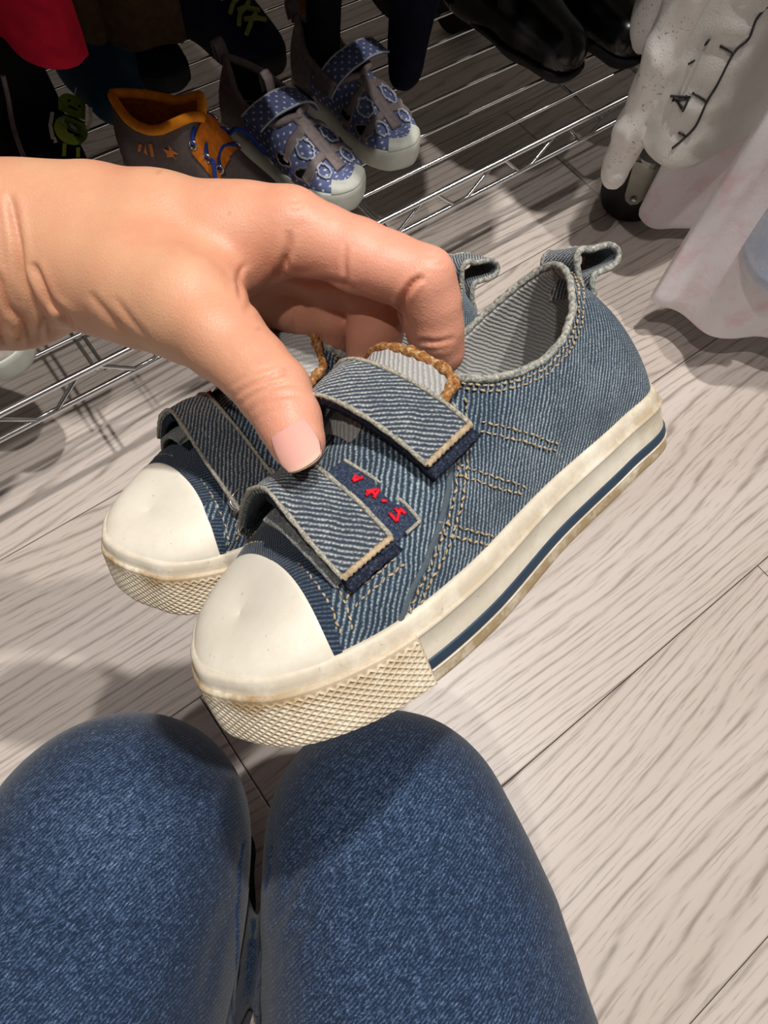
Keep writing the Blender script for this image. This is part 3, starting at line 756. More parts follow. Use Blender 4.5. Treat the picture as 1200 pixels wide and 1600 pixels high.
def pose(R, Tm, flip):
    R = np.array(R); Tm = np.array(Tm)
    X, Y, Z = R[:, 0], -R[:, 1], R[:, 2]
    tow = lambda c: c[0] * CR + c[1] * CU - c[2] * CF
    o = CP + tow((R @ np.array([-85, 0, -25.0]) + Tm) / 1000)
    mw = Matrix.Identity(4)
    for i in range(3):
        mw[i][0] = tow(X)[i]; mw[i][1] = tow(Y)[i]; mw[i][2] = tow(Z)[i]; mw[i][3] = o[i]
    return mw
R_near = [[0.74443, 0.57604, -0.33764], [0.53178, -0.20569, 0.82153], [-0.40379, 0.79111, 0.45945]]
R_far = [[0.7587, 0.6408, -0.11723], [0.47158, -0.41611, 0.77748], [-0.44943, 0.64516, 0.61789]]
shoe_near = build_shoe('faded denim child shoe held nearest the camera, navy stripe along its sole', pose(R_near, [15.95, 7.58, -198.51], -1), -1)
shoe_far = build_shoe('faded denim child shoe held behind, half hidden by the other shoe and the thumb', pose(R_far, [-22.74, 29.34, -249.52], 1), 1)
# ================================================================== THE PERSON: left hand and forearm, jeans
person = thing('person', 'person in blue jeans crouching, bare left hand holding the pair of denim shoes', 'person', (-0.05, -0.05, 0.0))
PO = np.array([-0.05, -0.05, 0.0])
MM = 0.001
def hp(u, v, d, r):
    return (P(u, v, d * MM), r * MM)
finger_index = [hp(405, 362, 194, 12), hp(450, 362, 190.5, 10.8), hp(505, 378, 189.5, 9.7), hp(560, 400, 189, 9.7), hp(610, 418, 188.5, 9.1), hp(660, 438, 188, 9.0), hp(673, 474, 192, 8.4), hp(679, 512, 197, 8.2), hp(687, 548, 203, 7.6)]
finger_mid = [hp(400, 380, 208, 13), hp(440, 392, 208, 11.8), hp(520, 425, 208, 10.2), hp(596, 452, 208, 9.6), hp(592, 490, 210.5, 8.8), hp(585, 522, 213, 8.6), hp(579, 556, 216, 7.9)]
finger_ring = [hp(385, 420, 219, 13), hp(430, 450, 219, 12), hp(475, 474, 220, 10.5), hp(520, 490, 221.5, 9.2), hp(518, 520, 227, 8.4), hp(512, 545, 232, 7.6)]
finger_pinky = [hp(365, 430, 232, 12), hp(405, 468, 234, 10.5), hp(450, 500, 237, 9.0), hp(470, 515, 241, 7.6), hp(466, 540, 246, 6.8)]
thumb = [hp(150, 424, 198, 18.5), hp(225, 446, 190, 17.5), hp(298, 480, 182, 15.2), hp(347, 528, 176.5, 11.2), hp(395, 574, 172, 9.4), hp(428, 612, 168.5, 9.2), hp(451, 655, 164, 7.9), hp(464, 690, 161, 7.0)]
fore = [hp(-420, 425, 222, 31), hp(-200, 414, 215, 28.5), hp(5, 404, 208, 25.0), hp(70, 385, 205, 22.0)]
palm = [[hp(60, 385, 205, 21.5), hp(150, 366, 202, 18.5), hp(250, 370, 198, 16.8), hp(360, 368, 194.5, 13.2), hp(450, 362, 190.5, 10.8)],
        [hp(60, 392, 213, 21), hp(200, 378, 214, 16.5), hp(400, 388, 208, 12.5)],
        [hp(60, 396, 222, 19), hp(200, 390, 226, 16), hp(385, 406, 222, 12.5)],
        [hp(60, 400, 230, 17), hp(200, 400, 238, 14), hp(360, 416, 236, 11.5)],
        [hp(225, 422, 200, 14), hp(330, 412, 196, 10.5), hp(385, 402, 194, 8.6)]]
def hand_sdf(X):
    dp = chain_sdf(X, fore, .010)
    for c in palm: dp = smin(dp, chain_sdf(X, c, .006), .007)
    dt = chain_sdf(X, thumb, .0018); dp = smin(dp, dt, .0065)
    df = None
    for c in (finger_index, finger_mid, finger_ring, finger_pinky):
        e = chain_sdf(X, c, .0022); df = e if df is None else smin(df, e, .0010)
    return smin(dp, df, .0045)
allp = [p for c in [finger_index, finger_mid, finger_ring, finger_pinky, thumb, fore] + palm for p in c]
lo = np.min([p - r for p, r in allp], 0) - .004; hi = np.max([p + r for p, r in allp], 0) + .004
V, F = surface_nets(hand_sdf, lo, hi, 0.00125)
V = relax(V, F, 2, .5); V, F = subdivide(V, F); V = relax(V, F, 2, .5)
N = vnormals(V, F)
if ((V - V.mean(0)) * N).sum() < 0: N = -N; F = F[:, ::-1]
# skin folds: (photo polyline, width px, depth mm) pressed into the side that faces the viewer
def seg_dist(Q, poly, taper=False):
    poly = smoothpath(np.array(poly, float), 6); best = np.full(len(Q), 1e9); par = np.zeros(len(Q)); m_ = len(poly) - 1
    for i, (a, b) in enumerate(zip(poly[:-1], poly[1:])):
        ab = b - a; t = np.clip(((Q - a) @ ab) / (ab @ ab + 1e-9), 0, 1)
        d = np.linalg.norm(Q - a - t[:, None] * ab, axis=1); k = d < best; best = np.where(k, d, best); par = np.where(k, (i + t) / m_, par)
    if taper: return best, np.clip(np.sin(par * math.pi), 0, 1) ** .6
    return best
folds = [([(362, 622), (385, 606), (410, 594), (436, 585), (458, 583)], 3.2, .75), ([(372, 634), (395, 617), (422, 605), (448, 600), (466, 601)], 3.0, .7), ([(384, 648), (408, 630), (432, 620), (458, 617), (474, 620)], 3.0, .55), ([(356, 606), (380, 590), (408, 578), (430, 572)], 3.2, .35), ([(396, 660), (418, 644), (440, 637)], 2.6, .25),
         ([(634, 505), (629, 490), (628, 470), (640, 448), (652, 437), (662, 432)], 4.5, 1.5), ([(543, 452), (541, 436), (539, 415), (540, 395), (544, 385)], 4, .5), ([(650, 535), (662, 534), (680, 535), (698, 532), (712, 527)], 4, .5), ([(655, 546), (680, 546), (705, 541)], 3, .25),
         ([(376, 470), (375, 452), (374, 430), (382, 410)], 4, .6), ([(380, 490), (400, 465), (430, 435), (447, 405), (452, 380), (450, 360)], 6, .9), ([(425, 425), (445, 430), (480, 440), (520, 440), (545, 448), (560, 455)], 5, .8), ([(445, 400), (452, 418), (470, 425), (490, 424)], 4.5, .5),
         ([(14, 300), (20, 330), (28, 380), (34, 430), (52, 470), (72, 498), (76, 540)], 6, 1.6), ([(52, 410), (60, 430), (78, 470), (100, 490), (112, 520)], 5, 1.4), ([(-8, 420), (0, 440), (14, 480), (38, 505), (46, 550)], 6, 1.2), ([(-30, 380), (-10, 470), (12, 560)], 8, 1.2),
         ([(140, 455), (150, 470), (185, 510), (225, 545), (240, 556)], 6, .5), ([(180, 465), (205, 500), (240, 540)], 5, .35), ([(285, 385), (300, 390), (330, 400), (360, 430), (370, 445)], 9, .6),
         ([(660, 395), (672, 402), (684, 403)], 3, .25), ([(668, 408), (682, 414), (694, 413)], 3, .25), ([(440, 312), (456, 318), (474, 316)], 4, .25), ([(446, 326), (462, 332), (480, 328)], 4, .2)]
pc = pix(V); Q = pc[:, :2]; vw = (CP - V); vw /= np.linalg.norm(vw, axis=1)[:, None]
facing = np.clip((N * vw).sum(1) * 2 + .4, 0, 1)
front = np.where(pc[:, 2] < .222, 1.0, 0.0)
disp = np.zeros(len(V))
for poly, wpx, dmm in folds:
    d, tp = seg_dist(Q, poly, True); disp -= dmm * MM * np.exp(-(d / wpx) ** 2) * facing * front * tp
    disp += .28 * dmm * MM * np.exp(-((d - 2.3 * wpx) / (1.3 * wpx)) ** 2) * facing * front * tp
# knuckle rise and pad swellings
for (u, v, s, a) in ((470, 318, 30, .9), (690, 405, 26, .6), (585, 425, 40, .8), (300, 500, 38, 1.0), (600, 520, 25, .5), (405, 603, 30, -.1), (690, 555, 22, .5), (60, 505, 14, 1.0), (92, 488, 12, .8), (25, 525, 14, 1.0)):
    disp += a * MM * np.exp(-((Q - [u, v]) ** 2).sum(1) / s ** 2) * facing * front
V = V + N * disp[:, None]
V = relax(V, F, 1, .25)
# blood colour: fingers pinker, arm paler; fold lines tinted darker and redder
pk = np.clip((Q[:, 0] - 250) / 300, 0, 1) * .8
pk = np.maximum(pk, np.exp(-((Q - [455, 660]) ** 2).sum(1) / 70 ** 2))
cr_ = np.zeros(len(V))
for poly, wpx, dmm in folds:
    d, tp = seg_dist(Q, poly, True); cr_ = np.maximum(cr_, np.exp(-(d / (wpx * .7)) ** 2) * min(1, dmm) * front * facing * tp)
def skin_mat():
    b = NB('skin', 0.48, 0.45); o = b.coord()
    n1 = b.noise(o, 55, 4, .6); n2 = b.noise(o, 420, 3, .6)
    base = b.mix(b.attr('pink'), rgb(210, 160, 126), rgb(226, 158, 136))
    base = b.mix(b.ramp(n1, [(.35, K_), (.7, (.5, .5, .5, 1))]), base, rgb(204, 132, 104))
    base = b.mix(b.mth('MULTIPLY', b.attr('fold'), .3), base, rgb(190, 104, 78))
    fr = b.ramp(b.noise(o, 130, 1, .4), [(.735, K_), (.765, W_)])
    base = b.mix(b.mth('MULTIPLY', fr, .3), base, rgb(168, 104, 74))
    b.col(base)
    b.b.inputs['Subsurface Weight'].default_value = 0.16
    b.b.inputs['Subsurface Radius'].default_value = (0.006, 0.0022, 0.0012)
    b.b.inputs['Subsurface Scale'].default_value = 0.6
    vor = b.n('ShaderNodeTexVoronoi'); vor.feature = 'DISTANCE_TO_EDGE'; vor.inputs['Scale'].default_value = 900; b.put(vor.inputs['Vector'], b.mapping(o, (1, 1, 1)))
    b.bump(b.mth('ADD', b.mth('MULTIPLY', vor.outputs['Distance'], .8), b.mth('MULTIPLY', n2, .7)), .22, .0006)
    return b.m
hand = mesh('left_hand', V - PO, F, skin_mat(), person, attrs={'pink': pk, 'fold': cr_})
hand['label'] = 'bare left hand and wrist, thumb and fingers pinching the shoe tongues'
# thumbnail: a curved plate following the end of the thumb
def nail(name, cpt, along, across, L, Wd, base_r, lift):
    along = along / np.linalg.norm(along); across = across - along * (across @ along); across /= np.linalg.norm(across); nr = np.cross(along, across)
    if nr @ (CP - cpt) < 0: nr = -nr
    nu, nv = 24, 20; G = np.zeros((nu, nv, 3)); 
    for i in range(nu):
        a = i / (nu - 1)
        for j in range(nv):
            t = (j / (nv - 1) - .5) * 2
            w_ = Wd * (0.80 + .20 * math.sin(min(1, a * 1.6) * math.pi / 2)) * (1 - .10 * max(0, a - .8) / .2)
            y = t * w_ / 2; lowr = .26 * L * math.sqrt(max(0, 1 - t * t)); x = -L / 2 - lowr + .13 * L + (L - .26 * L + lowr + .24 * L * math.sqrt(max(0, 1 - t * t))) * a
            z = math.sqrt(max(base_r ** 2 - y * y, 1e-9)) - base_r
            z += lift * MM - .00055 * ((a - .45) / .55) ** 2 - (0.0004 if a < .06 else 0)
            G[i, j] = cpt + along * x + across * y + nr * z
    bot = G - nr * .0006
    loop = np.concatenate([G, bot[:, ::-1]], 1)
    at = np.broadcast_to(np.linspace(0, 1, nu)[:, None], (nu, 2 * nv)).ravel()
    F = gridF(nu, 2 * nv, False, True).tolist() + [tuple(range(2 * nv))[::-1], tuple((nu - 1) * 2 * nv + i for i in range(2 * nv))]
    b = NB('fingernail', .22, .5); b.col(b.ramp(b.attr('along'), [(0, rgb(232, 188, 178)), (.25, rgb(226, 166, 156)), (.90, rgb(228, 172, 158)), (.965, rgb(230, 182, 164)), (1, rgb(234, 204, 184))]))
    b.b.inputs['Coat Weight'].default_value = .3
    return mesh(name, loop.reshape(-1, 3) - PO, F, b.m, hand, attrs={'along': at})
tA, tB = P(424, 612, .1685), P(464, 694, .161)
# drop the nail on the skin along the viewing ray
cu_, cv_ = 456, 685
k = np.argmin(((Q - [cu_, cv_]) ** 2).sum(1) + 1e6 * (facing < .5) + 1e7 * np.maximum(0, pc[:, 2] - .165))
cN = N[k]; al = tB - tA
nail('thumbnail', V[k] + cN * .0006, al, np.cross(al, cN), .0138, .0104, .0078, .1)

# ---- jeans: hips, thighs, knees and shins in one surface
def jp(p, r): return (np.array(p, float), r)
KL, KR = P(193, 1310, .372), P(606, 1300, .372)
TL1, TR1 = P(132, 1460, .356), P(644, 1460, .354)
TL2, TR2 = P(56, 1680, .347), P(682, 1680, .344)
back = np.array([CF[0], CF[1], 0]); back /= np.linalg.norm(back)
TL3, TR3 = TL2 - back * .22 + [0, 0, -.05], TR2 - back * .22 + [0, 0, -.05]
ins = (KR - KL); ins[2] = 0; ins /= np.linalg.norm(ins)
AL, AR = np.array([*(KL - back * .12 + ins * .030)[:2], .045]), np.array([*(KR - back * .12 - ins * .012)[:2], .045])
legs = [[jp(TL3, .105), jp(TL2, .0840), jp(TL1, .0720), jp(KL, .0600), jp(KL * .45 + AL * .55 - back * .012, .056), jp(AL, .045)],
        [jp(TR3, .105), jp(TR2, .0800), jp(TR1, .0705), jp(KR, .0575), jp(KR * .45 + AR * .55 - back * .012, .056), jp(AR, .045)]]
HIP = (TL3 + TR3) / 2 - back * .10
def jeans_sdf(X):
    d = None
    for c in legs:
        e = chain_sdf(X, c, .030); d = e if d is None else smin(d, e, .003)
    return smin(d, cone_sdf(X, HIP + (TL3 - TR3) * .25, HIP - (TL3 - TR3) * .25, .13, .13), .06)
pts = [p for c in legs for p in c] + [(HIP, .18)]
lo = np.min([p - r for p, r in pts], 0) - .01; hi = np.max([p + r for p, r in pts], 0) + .01; lo[2] = .012
V, F = surface_nets(jeans_sdf, lo, hi, 0.004); V = relax(V, F, 2, .5); N = vnormals(V, F)
if ((V - V.mean(0)) * N).sum() < 0: N = -N; F = F[:, ::-1]
Q = pix(V)[:, :2]; up = np.clip(N[:, 2] * 1.5 + .3, 0, 1)
wr = np.array([mnoise.fractal(Vector((p[0] * 9, p[1] * 9, p[2] * 16)), 1.0, 2.0, 3) for p in V])
disp = wr * .0018
for poly, wpx, dmm in (([(470, 1330), (440, 1420), (405, 1500)], 12, 2.0), ([(480, 1420), (450, 1470), (410, 1540)], 10, 1.6), ([(500, 1480), (460, 1530), (410, 1590)], 10, 1.3),
                       ([(365, 1420), (340, 1480), (325, 1560)], 14, 1.5), ([(380, 1310), (330, 1290), (290, 1280)], 14, 1.2), ([(380, 1305), (384, 1330), (372, 1370)], 8, 2.5)):
    disp -= dmm * MM * np.exp(-(seg_dist(Q, poly) / wpx) ** 2) * up
V = V + N * disp[:, None]
def jeans_mat():
    b = NB('blue_jeans', .9, .15); o = b.coord()
    x, y, z = b.sep(o)
    c = b.mth('ADD', b.mth('MULTIPLY', x, -130.0), b.mth('MULTIPLY', y, 620.0)); c = b.mth('ADD', c, b.mth('MULTIPLY', b.noise(o, 40, 2), 3.0))
    c = b.mth('ADD', c, b.mth('MULTIPLY', b.noise(o, 700, 2), 1.2))
    tw = b.mth('MULTIPLY_ADD', b.mth('SINE', b.mth('MULTIPLY', c, 6.28318)), .5, .5)
    sp = b.noise(b.mapping(o, (.38, 1.0, .8), (0, 0, .2)), 1500, 3, .7); med = b.noise(b.mapping(o, (1, 1, 1)), 330, 3, .6); big = b.noise(o, 11, 3)
    t = b.mth('MULTIPLY_ADD', tw, .30, b.mth('MULTIPLY', b.mth('SUBTRACT', sp, .5), 1.6)); t = b.mth('ADD', t, b.mth('MULTIPLY', b.mth('SUBTRACT', med, .5), .7))
    t = b.mth('ADD', t, b.mth('MULTIPLY_ADD', b.attr('blend_mask'), .46, -.16)); t = b.mth('ADD', t, b.mth('MULTIPLY', b.mth('SUBTRACT', big, .5), .25))
    b.col(b.ramp(t, [(0.0, rgb(26, 40, 62)), (.25, rgb(52, 72, 102)), (.55, rgb(98, 116, 144)), (.9, rgb(168, 180, 196))]))
    b.bump(b.mth('ADD', b.mth('MULTIPLY', tw, .5), sp), .35, .0006)
    b.b.inputs['Sheen Weight'].default_value = .15
    return b.m
M_jeans = jeans_mat()
fade_light = np.zeros(len(V))
for c in (KL, KR, TL1, TR1, TL2, TR2): fade_light = np.maximum(fade_light, np.exp(-(((V - c) ** 2).sum(1)) / .068 ** 2))
fade_light *= np.clip(N[:, 2] * 1.6 - .5, 0, 1)  # paler upward faces, darker leg sides: light painted in with the fade
jeans = mesh('jeans', V - PO, F, M_jeans, person, attrs={'blend_mask': fade_light})
# inner leg seams, laid on the cloth
for poly in ([(386, 1312), (379, 1345), (374, 1400), (369, 1480), (364, 1560), (361, 1640)], [(428, 1320), (418, 1380), (411, 1440), (405, 1520), (401, 1600), (400, 1650)]):
    pth = smoothpath(np.array(poly, float), 8); W3 = []
    for u, v in pth:
        d = ((Q - [u, v]) ** 2).sum(1) + 1e6 * ((N * (CP - V)).sum(1) < 0); k = np.argmin(d); W3.append(V[k])
    W3 = np.array(W3); kk = np.ones(5) / 5
    W3 = np.stack([np.convolve(np.pad(W3[:, i], 2, mode='edge'), kk, 'valid') for i in range(3)], 1)
    MB().tube(W3 - PO, .0016, 8).build('inner_seam', M_jeans, jeans)
# feet in dark socks, flat on the floor under the knees
M_sock = fuzz_mat('dark_sock', ((16, 17, 20), (28, 29, 33), (44, 45, 50)), 700)
for A in (AL, AR):
    fwd = back
    ch = [jp(A + [0, 0, .01], .040), jp([A[0] - fwd[0] * .035, A[1] - fwd[1] * .035, .036], .035), ]
    ch2 = [jp([A[0] - fwd[0] * .03, A[1] - fwd[1] * .03, .036], .035), jp([A[0] + fwd[0] * .06, A[1] + fwd[1] * .06, .032], .031), jp([A[0] + fwd[0] * .10, A[1] + fwd[1] * .10, .025], .024)]
    fn = lambda X: smin(chain_sdf(X, ch, .01), chain_sdf(X, ch2, .01), .02)
    pp = ch + ch2; l_ = np.min([p - r for p, r in pp], 0) - .01; h_ = np.max([p + r for p, r in pp], 0) + .01
    v_, f_ = surface_nets(fn, l_, h_, .005); v_[:, 2] = np.maximum(v_[:, 2], .001)
    mesh('foot', v_ - PO, f_, M_sock, person)
# ================================================================== THINGS ON AND ABOVE THE RACK
def march(fn, u, v, t0=.3, t1=1.3):
    d = ray(u, v); t = t0
    for _ in range(160):
        s = float(fn((CP + d * t)[None].astype(np.float32))[0])
        if s < .0002: break
        t += s * .8
        if t > t1: t = march.last; break
    march.last = t
    return CP + d * t
march.last = .7
def sdf_mesh(name, fn, pts, h, mat, par=None, org=None, it=2, wrinkle=0.0, wf=20, zmin=None, attrs=None):
    l_ = np.min([p - r for p, r in pts], 0) - .01; h_ = np.max([p + r for p, r in pts], 0) + .01
    v_, f_ = surface_nets(fn, l_, h_, h); v_ = relax(v_, f_, it, .5); n_ = vnormals(v_, f_)
    if ((v_ - v_.mean(0)) * n_).sum() < 0: n_ = -n_; f_ = f_[:, ::-1]
    if wrinkle: v_ = v_ + n_ * (wrinkle * np.array([mnoise.fractal(Vector((p[0] * wf, p[1] * wf, p[2] * wf * .55)), 1.0, 2.0, 3) for p in v_]))[:, None]
    if zmin is not None: v_[:, 2] = np.maximum(v_[:, 2], zmin)
    return mesh(name, v_ - (org if org is not None else 0), f_, mat, par)
ZT = ZS + .0022          # top of the shelf wires

def shoe_matrix(toe, heel, sc, z=ZT, yawflip=1, tilt=0.0):
    toe = np.array([toe[0], toe[1], 0.0]); heel = np.array([heel[0], heel[1], 0.0]); X = heel - toe; X /= np.linalg.norm(X)
    mw = Matrix.Identity(4); Yv = np.cross([0, 0, 1.0], X)
    for i in range(3): mw[i][0] = X[i] * sc; mw[i][1] = Yv[i] * sc; mw[i][2] = (0, 0, 1)[i] * sc; mw[i][3] = (toe[0], toe[1], z)[i]
    return mw
def mini_grid(side, tab, nt=26, off=0.0, zb=None):
    global t_x, t_y, t_z, t_w
    keep = (t_x, t_y, t_z, t_w); t_x, t_y, t_z, t_w = tab
    r = upper_grid(side, nt, off, zb); t_x, t_y, t_z, t_w = keep
    return r
class Mini:
    """a small shoe in the same local frame as the denim pair (mm)"""
    def __init__(s, name, label, toe, heel, sgn, tab, group=None, z=ZT, sole=None, soleprof=None, xop=80):
        Ln = math.hypot(heel[0] - toe[0], heel[1] - toe[1]); sc = Ln / .170
        s.t = thing(name, label, 'shoe', mw=shoe_matrix(toe, heel, sc, z), group=group); s.sgn = sgn; s.tab = tab; s.sc = sc
        s.G = {}; s.U = {}; s.N = {}
        for sd in (1, -1):
            G, U, xb = mini_grid(sd, tab, 30); s.G[sd] = G[::4]; s.U[sd] = U[::4]
            N = np.cross(np.gradient(G, axis=0), np.gradient(G, axis=1)); N /= np.linalg.norm(N, axis=2)[:, :, None] + 1e-9
            N *= np.sign(((G - [80, 0, 15.]) * N).sum(2))[:, :, None]; s.N[sd] = N[::4]
        s.xb = {1: XBL[::4], -1: XBM[::4]}
    def part(s, name, V, F, mat, par=None, uv=None, smooth=True):
        V = np.asarray(V, float) * np.array([.001, .001 * s.sgn, .001])
        F = [tuple(f) if s.sgn > 0 else tuple(f)[::-1] for f in F]
        return mesh(name, V, F, mat, par or s.t, uv, smooth)
    def sole(s, mat, prof, name='sole'):
        C = np.concatenate([LAT[::4], MED[::4][::-1][1:-1]]); n = len(C)
        Tn = np.roll(C, -1, 0) - np.roll(C, 1, 0); Tn /= np.linalg.norm(Tn, axis=1)[:, None]
        No = np.stack([Tn[:, 1], -Tn[:, 0]], 1); No *= np.sign((No * (C - [85, 0])).sum()); p = np.array(prof, float)
        V = np.zeros((n, len(p), 3)); V[:, :, 0] = C[:, :1] + No[:, :1] * p[None, :, 0]; V[:, :, 1] = C[:, 1:] + No[:, 1:] * p[None, :, 0]
        V[:, :, 2] = p[None, :, 1] + spring(C[:, :1]) * np.clip(p[None, :, 1] / 6, 0, 1); F = gridF(n, len(p), True, False).tolist(); ng = n * len(p)
        V = np.concatenate([V.reshape(-1, 3), [[85, 0, p[0, 1]]]]); F += [(ng, i * len(p), ((i + 1) % n) * len(p)) for i in range(n)]
        return s.part(name, V, F, mat)
    def upper(s, mat, x0=0, x1=999, name='upper', off=0.0, j0=0, j1=None):
        for sd in (1, -1):
            m_ = (s.xb[sd] >= x0) & (s.xb[sd] <= x1); G = (s.G[sd] + s.N[sd] * off)[m_][:, j0:j1]
            s.part(name, G.reshape(-1, 3), gridF(*G.shape[:2]).tolist(), mat, uv=s.U[sd][m_][:, j0:j1].reshape(-1, 2))
    def lining(s, mat, x0=76):
        for sd in (1, -1):
            G, U, xb = mini_grid(sd, s.tab, 16, -1.8, zb=10); k = int(np.argmax(xb > x0)); G = G[k::4]; U = U[k::4]
            s.part('lining', G.reshape(-1, 3), gridF(*G.shape[:2]).tolist(), mat, uv=U.reshape(-1, 2))
        ins = np.concatenate([inset(LAT, 4)[::4], inset(MED, 4)[::4][::-1][1:-1]]); V = np.column_stack([ins, np.full(len(ins), 12.)]); q = len(ins)
        s.part('insole', np.concatenate([V, [[85, 0, 12.]]]), [(q, i, (i + 1) % q) for i in range(q)], mat)
    def rim(s, x0):
        a = [s.G[sd][s.xb[sd] >= x0][:, -1] for sd in (1, -1)]
        return resample(np.concatenate([a[0], a[1][::-1][1:]]), 90)
    def tube(s, name, pts, r, mat, par=None, k=10, closed=False):
        V, F, U = tube_geo(pts, r, k, closed); return s.part(name, V, F, mat, par, U)
    def at(s, x, z, sd, off=.6):
        d = (s.G[sd][:, :, 0] - x) ** 2 + (s.G[sd][:, :, 2] - z) ** 2; i, j = np.unravel_index(np.argmin(d), d.shape); return s.G[sd][i, j] + s.N[sd][i, j] * off
    def atxy(s, x, y, off=.6):
        sd = 1 if y >= 0 else -1; G = s.G[sd]; d = (G[:, :, 0] - x) ** 2 + (G[:, :, 1] - y) ** 2; d = d + np.where(s.xb[sd] > 84, 1e5, 0)[:, None]
        i, j = np.unravel_index(np.argmin(d), d.shape); g = G[i, j].copy(); return g + s.N[sd][i, j] * off
    def ribbon(s, name, A, B, mat, th=1.6, par=None, ns=26, nw=6):
        A = resample(smoothpath(A, 8), ns); B = resample(smoothpath(B, 8), ns); f_ = np.linspace(0, 1, nw)[None, :, None]; G = A[:, None] * (1 - f_) + B[:, None] * f_
        N = np.cross(np.gradient(G, axis=0), np.gradient(G, axis=1)); N /= np.linalg.norm(N, axis=2)[:, :, None] + 1e-9; N *= np.sign(((G - [70, 0, 10.]) * N).sum(2))[:, :, None]
        G = G + N * .6 * np.sin(f_ * math.pi); lo_ = G - N * th; loop = np.concatenate([G, lo_[:, ::-1]], 1)
        F = gridF(ns, 2 * nw, False, True).tolist() + [tuple(range(2 * nw))[::-1], tuple((ns - 1) * 2 * nw + i for i in range(2 * nw))]
        L = np.arange(ns)[:, None] / (ns - 1) * np.linalg.norm(np.diff(A, axis=0), axis=1).sum(); w_ = np.linspace(0, 1, nw) * np.linalg.norm(A[0] - B[0])
        U = np.stack(np.broadcast_arrays(L, np.concatenate([w_, w_[::-1]])[None]), -1)
        o = s.part(name, loop.reshape(-1, 3), F, mat, par, U.reshape(-1, 2))
        return o, G, N

SOLE_P = [(-8, 0), (-1.5, 0), (-.2, .8), (.2, 3), (.1, 14), (-.6, 18), (-2, 20), (-4, 19)]
def dots_mat(name, base, dot, sp=9.5, r=1.3):
    b = NB(name, .75, .25); u, v, _ = b.sep(b.coord('UV'))
    a = b.mth('DIVIDE', u, sp); c = b.mth('DIVIDE', v, sp * .5); row = b.mth('FLOOR', c)
    a = b.mth('ADD', a, b.mth('MULTIPLY', b.mth('MODULO', row, 2.0), .5))
    da = b.mth('MULTIPLY', b.mth('SUBTRACT', b.mth('FRACT', b.mth('ADD', a, 50.0)), .5), sp); dc = b.mth('MULTIPLY', b.mth('SUBTRACT', b.mth('FRACT', c), .5), sp * .5)
    d = b.mth('SQRT', b.mth('ADD', b.mth('MULTIPLY', da, da), b.mth('MULTIPLY', dc, dc)))
    f = b.ramp(b.mth('DIVIDE', d, r * 1.3), [(.6, W_), (.85, K_)])
    nz = b.noise(b.coord(), 260, 3); bc = b.mix(nz, rgb(*[x * .8 for x in base]), rgb(*[min(255, x * 1.15) for x in base]))
    b.col(b.mix(f, bc, rgb(*dot))); b.bump(nz, .3, .0005); return b.m
M_sd = dots_mat('blue_polka_cloth', (92, 102, 142), (190, 192, 206))
M_sgrey = simple('taupe_leather', rgb(124, 112, 112), .6, .3, .2, 200, .3)
M_spale = simple('pale_blue_piping', rgb(168, 174, 186), .5, .4, .12, 200)
M_swhite = simple('off_white_rubber', rgb(190, 192, 182), .5, .4, .1, 90)
M_sdark = simple('dark_lining', rgb(62, 56, 56), .9, .1, .2, 200)
M_black = simple('black_cloth', rgb(15, 15, 17), .85, .15, .3, 300, .3)
SAND_TAB = ([17, 24, 31, 38, 46, 60, 69.5, 76, 79, 82, 88, 100, 112, 126, 138, 150, 160, 167], list(t_y),
            [28, 31, 34, 37, 41, 47, 51, 54, 54, 53, 51, 50, 50, 52, 56, 61, 63, 64], list(t_w))
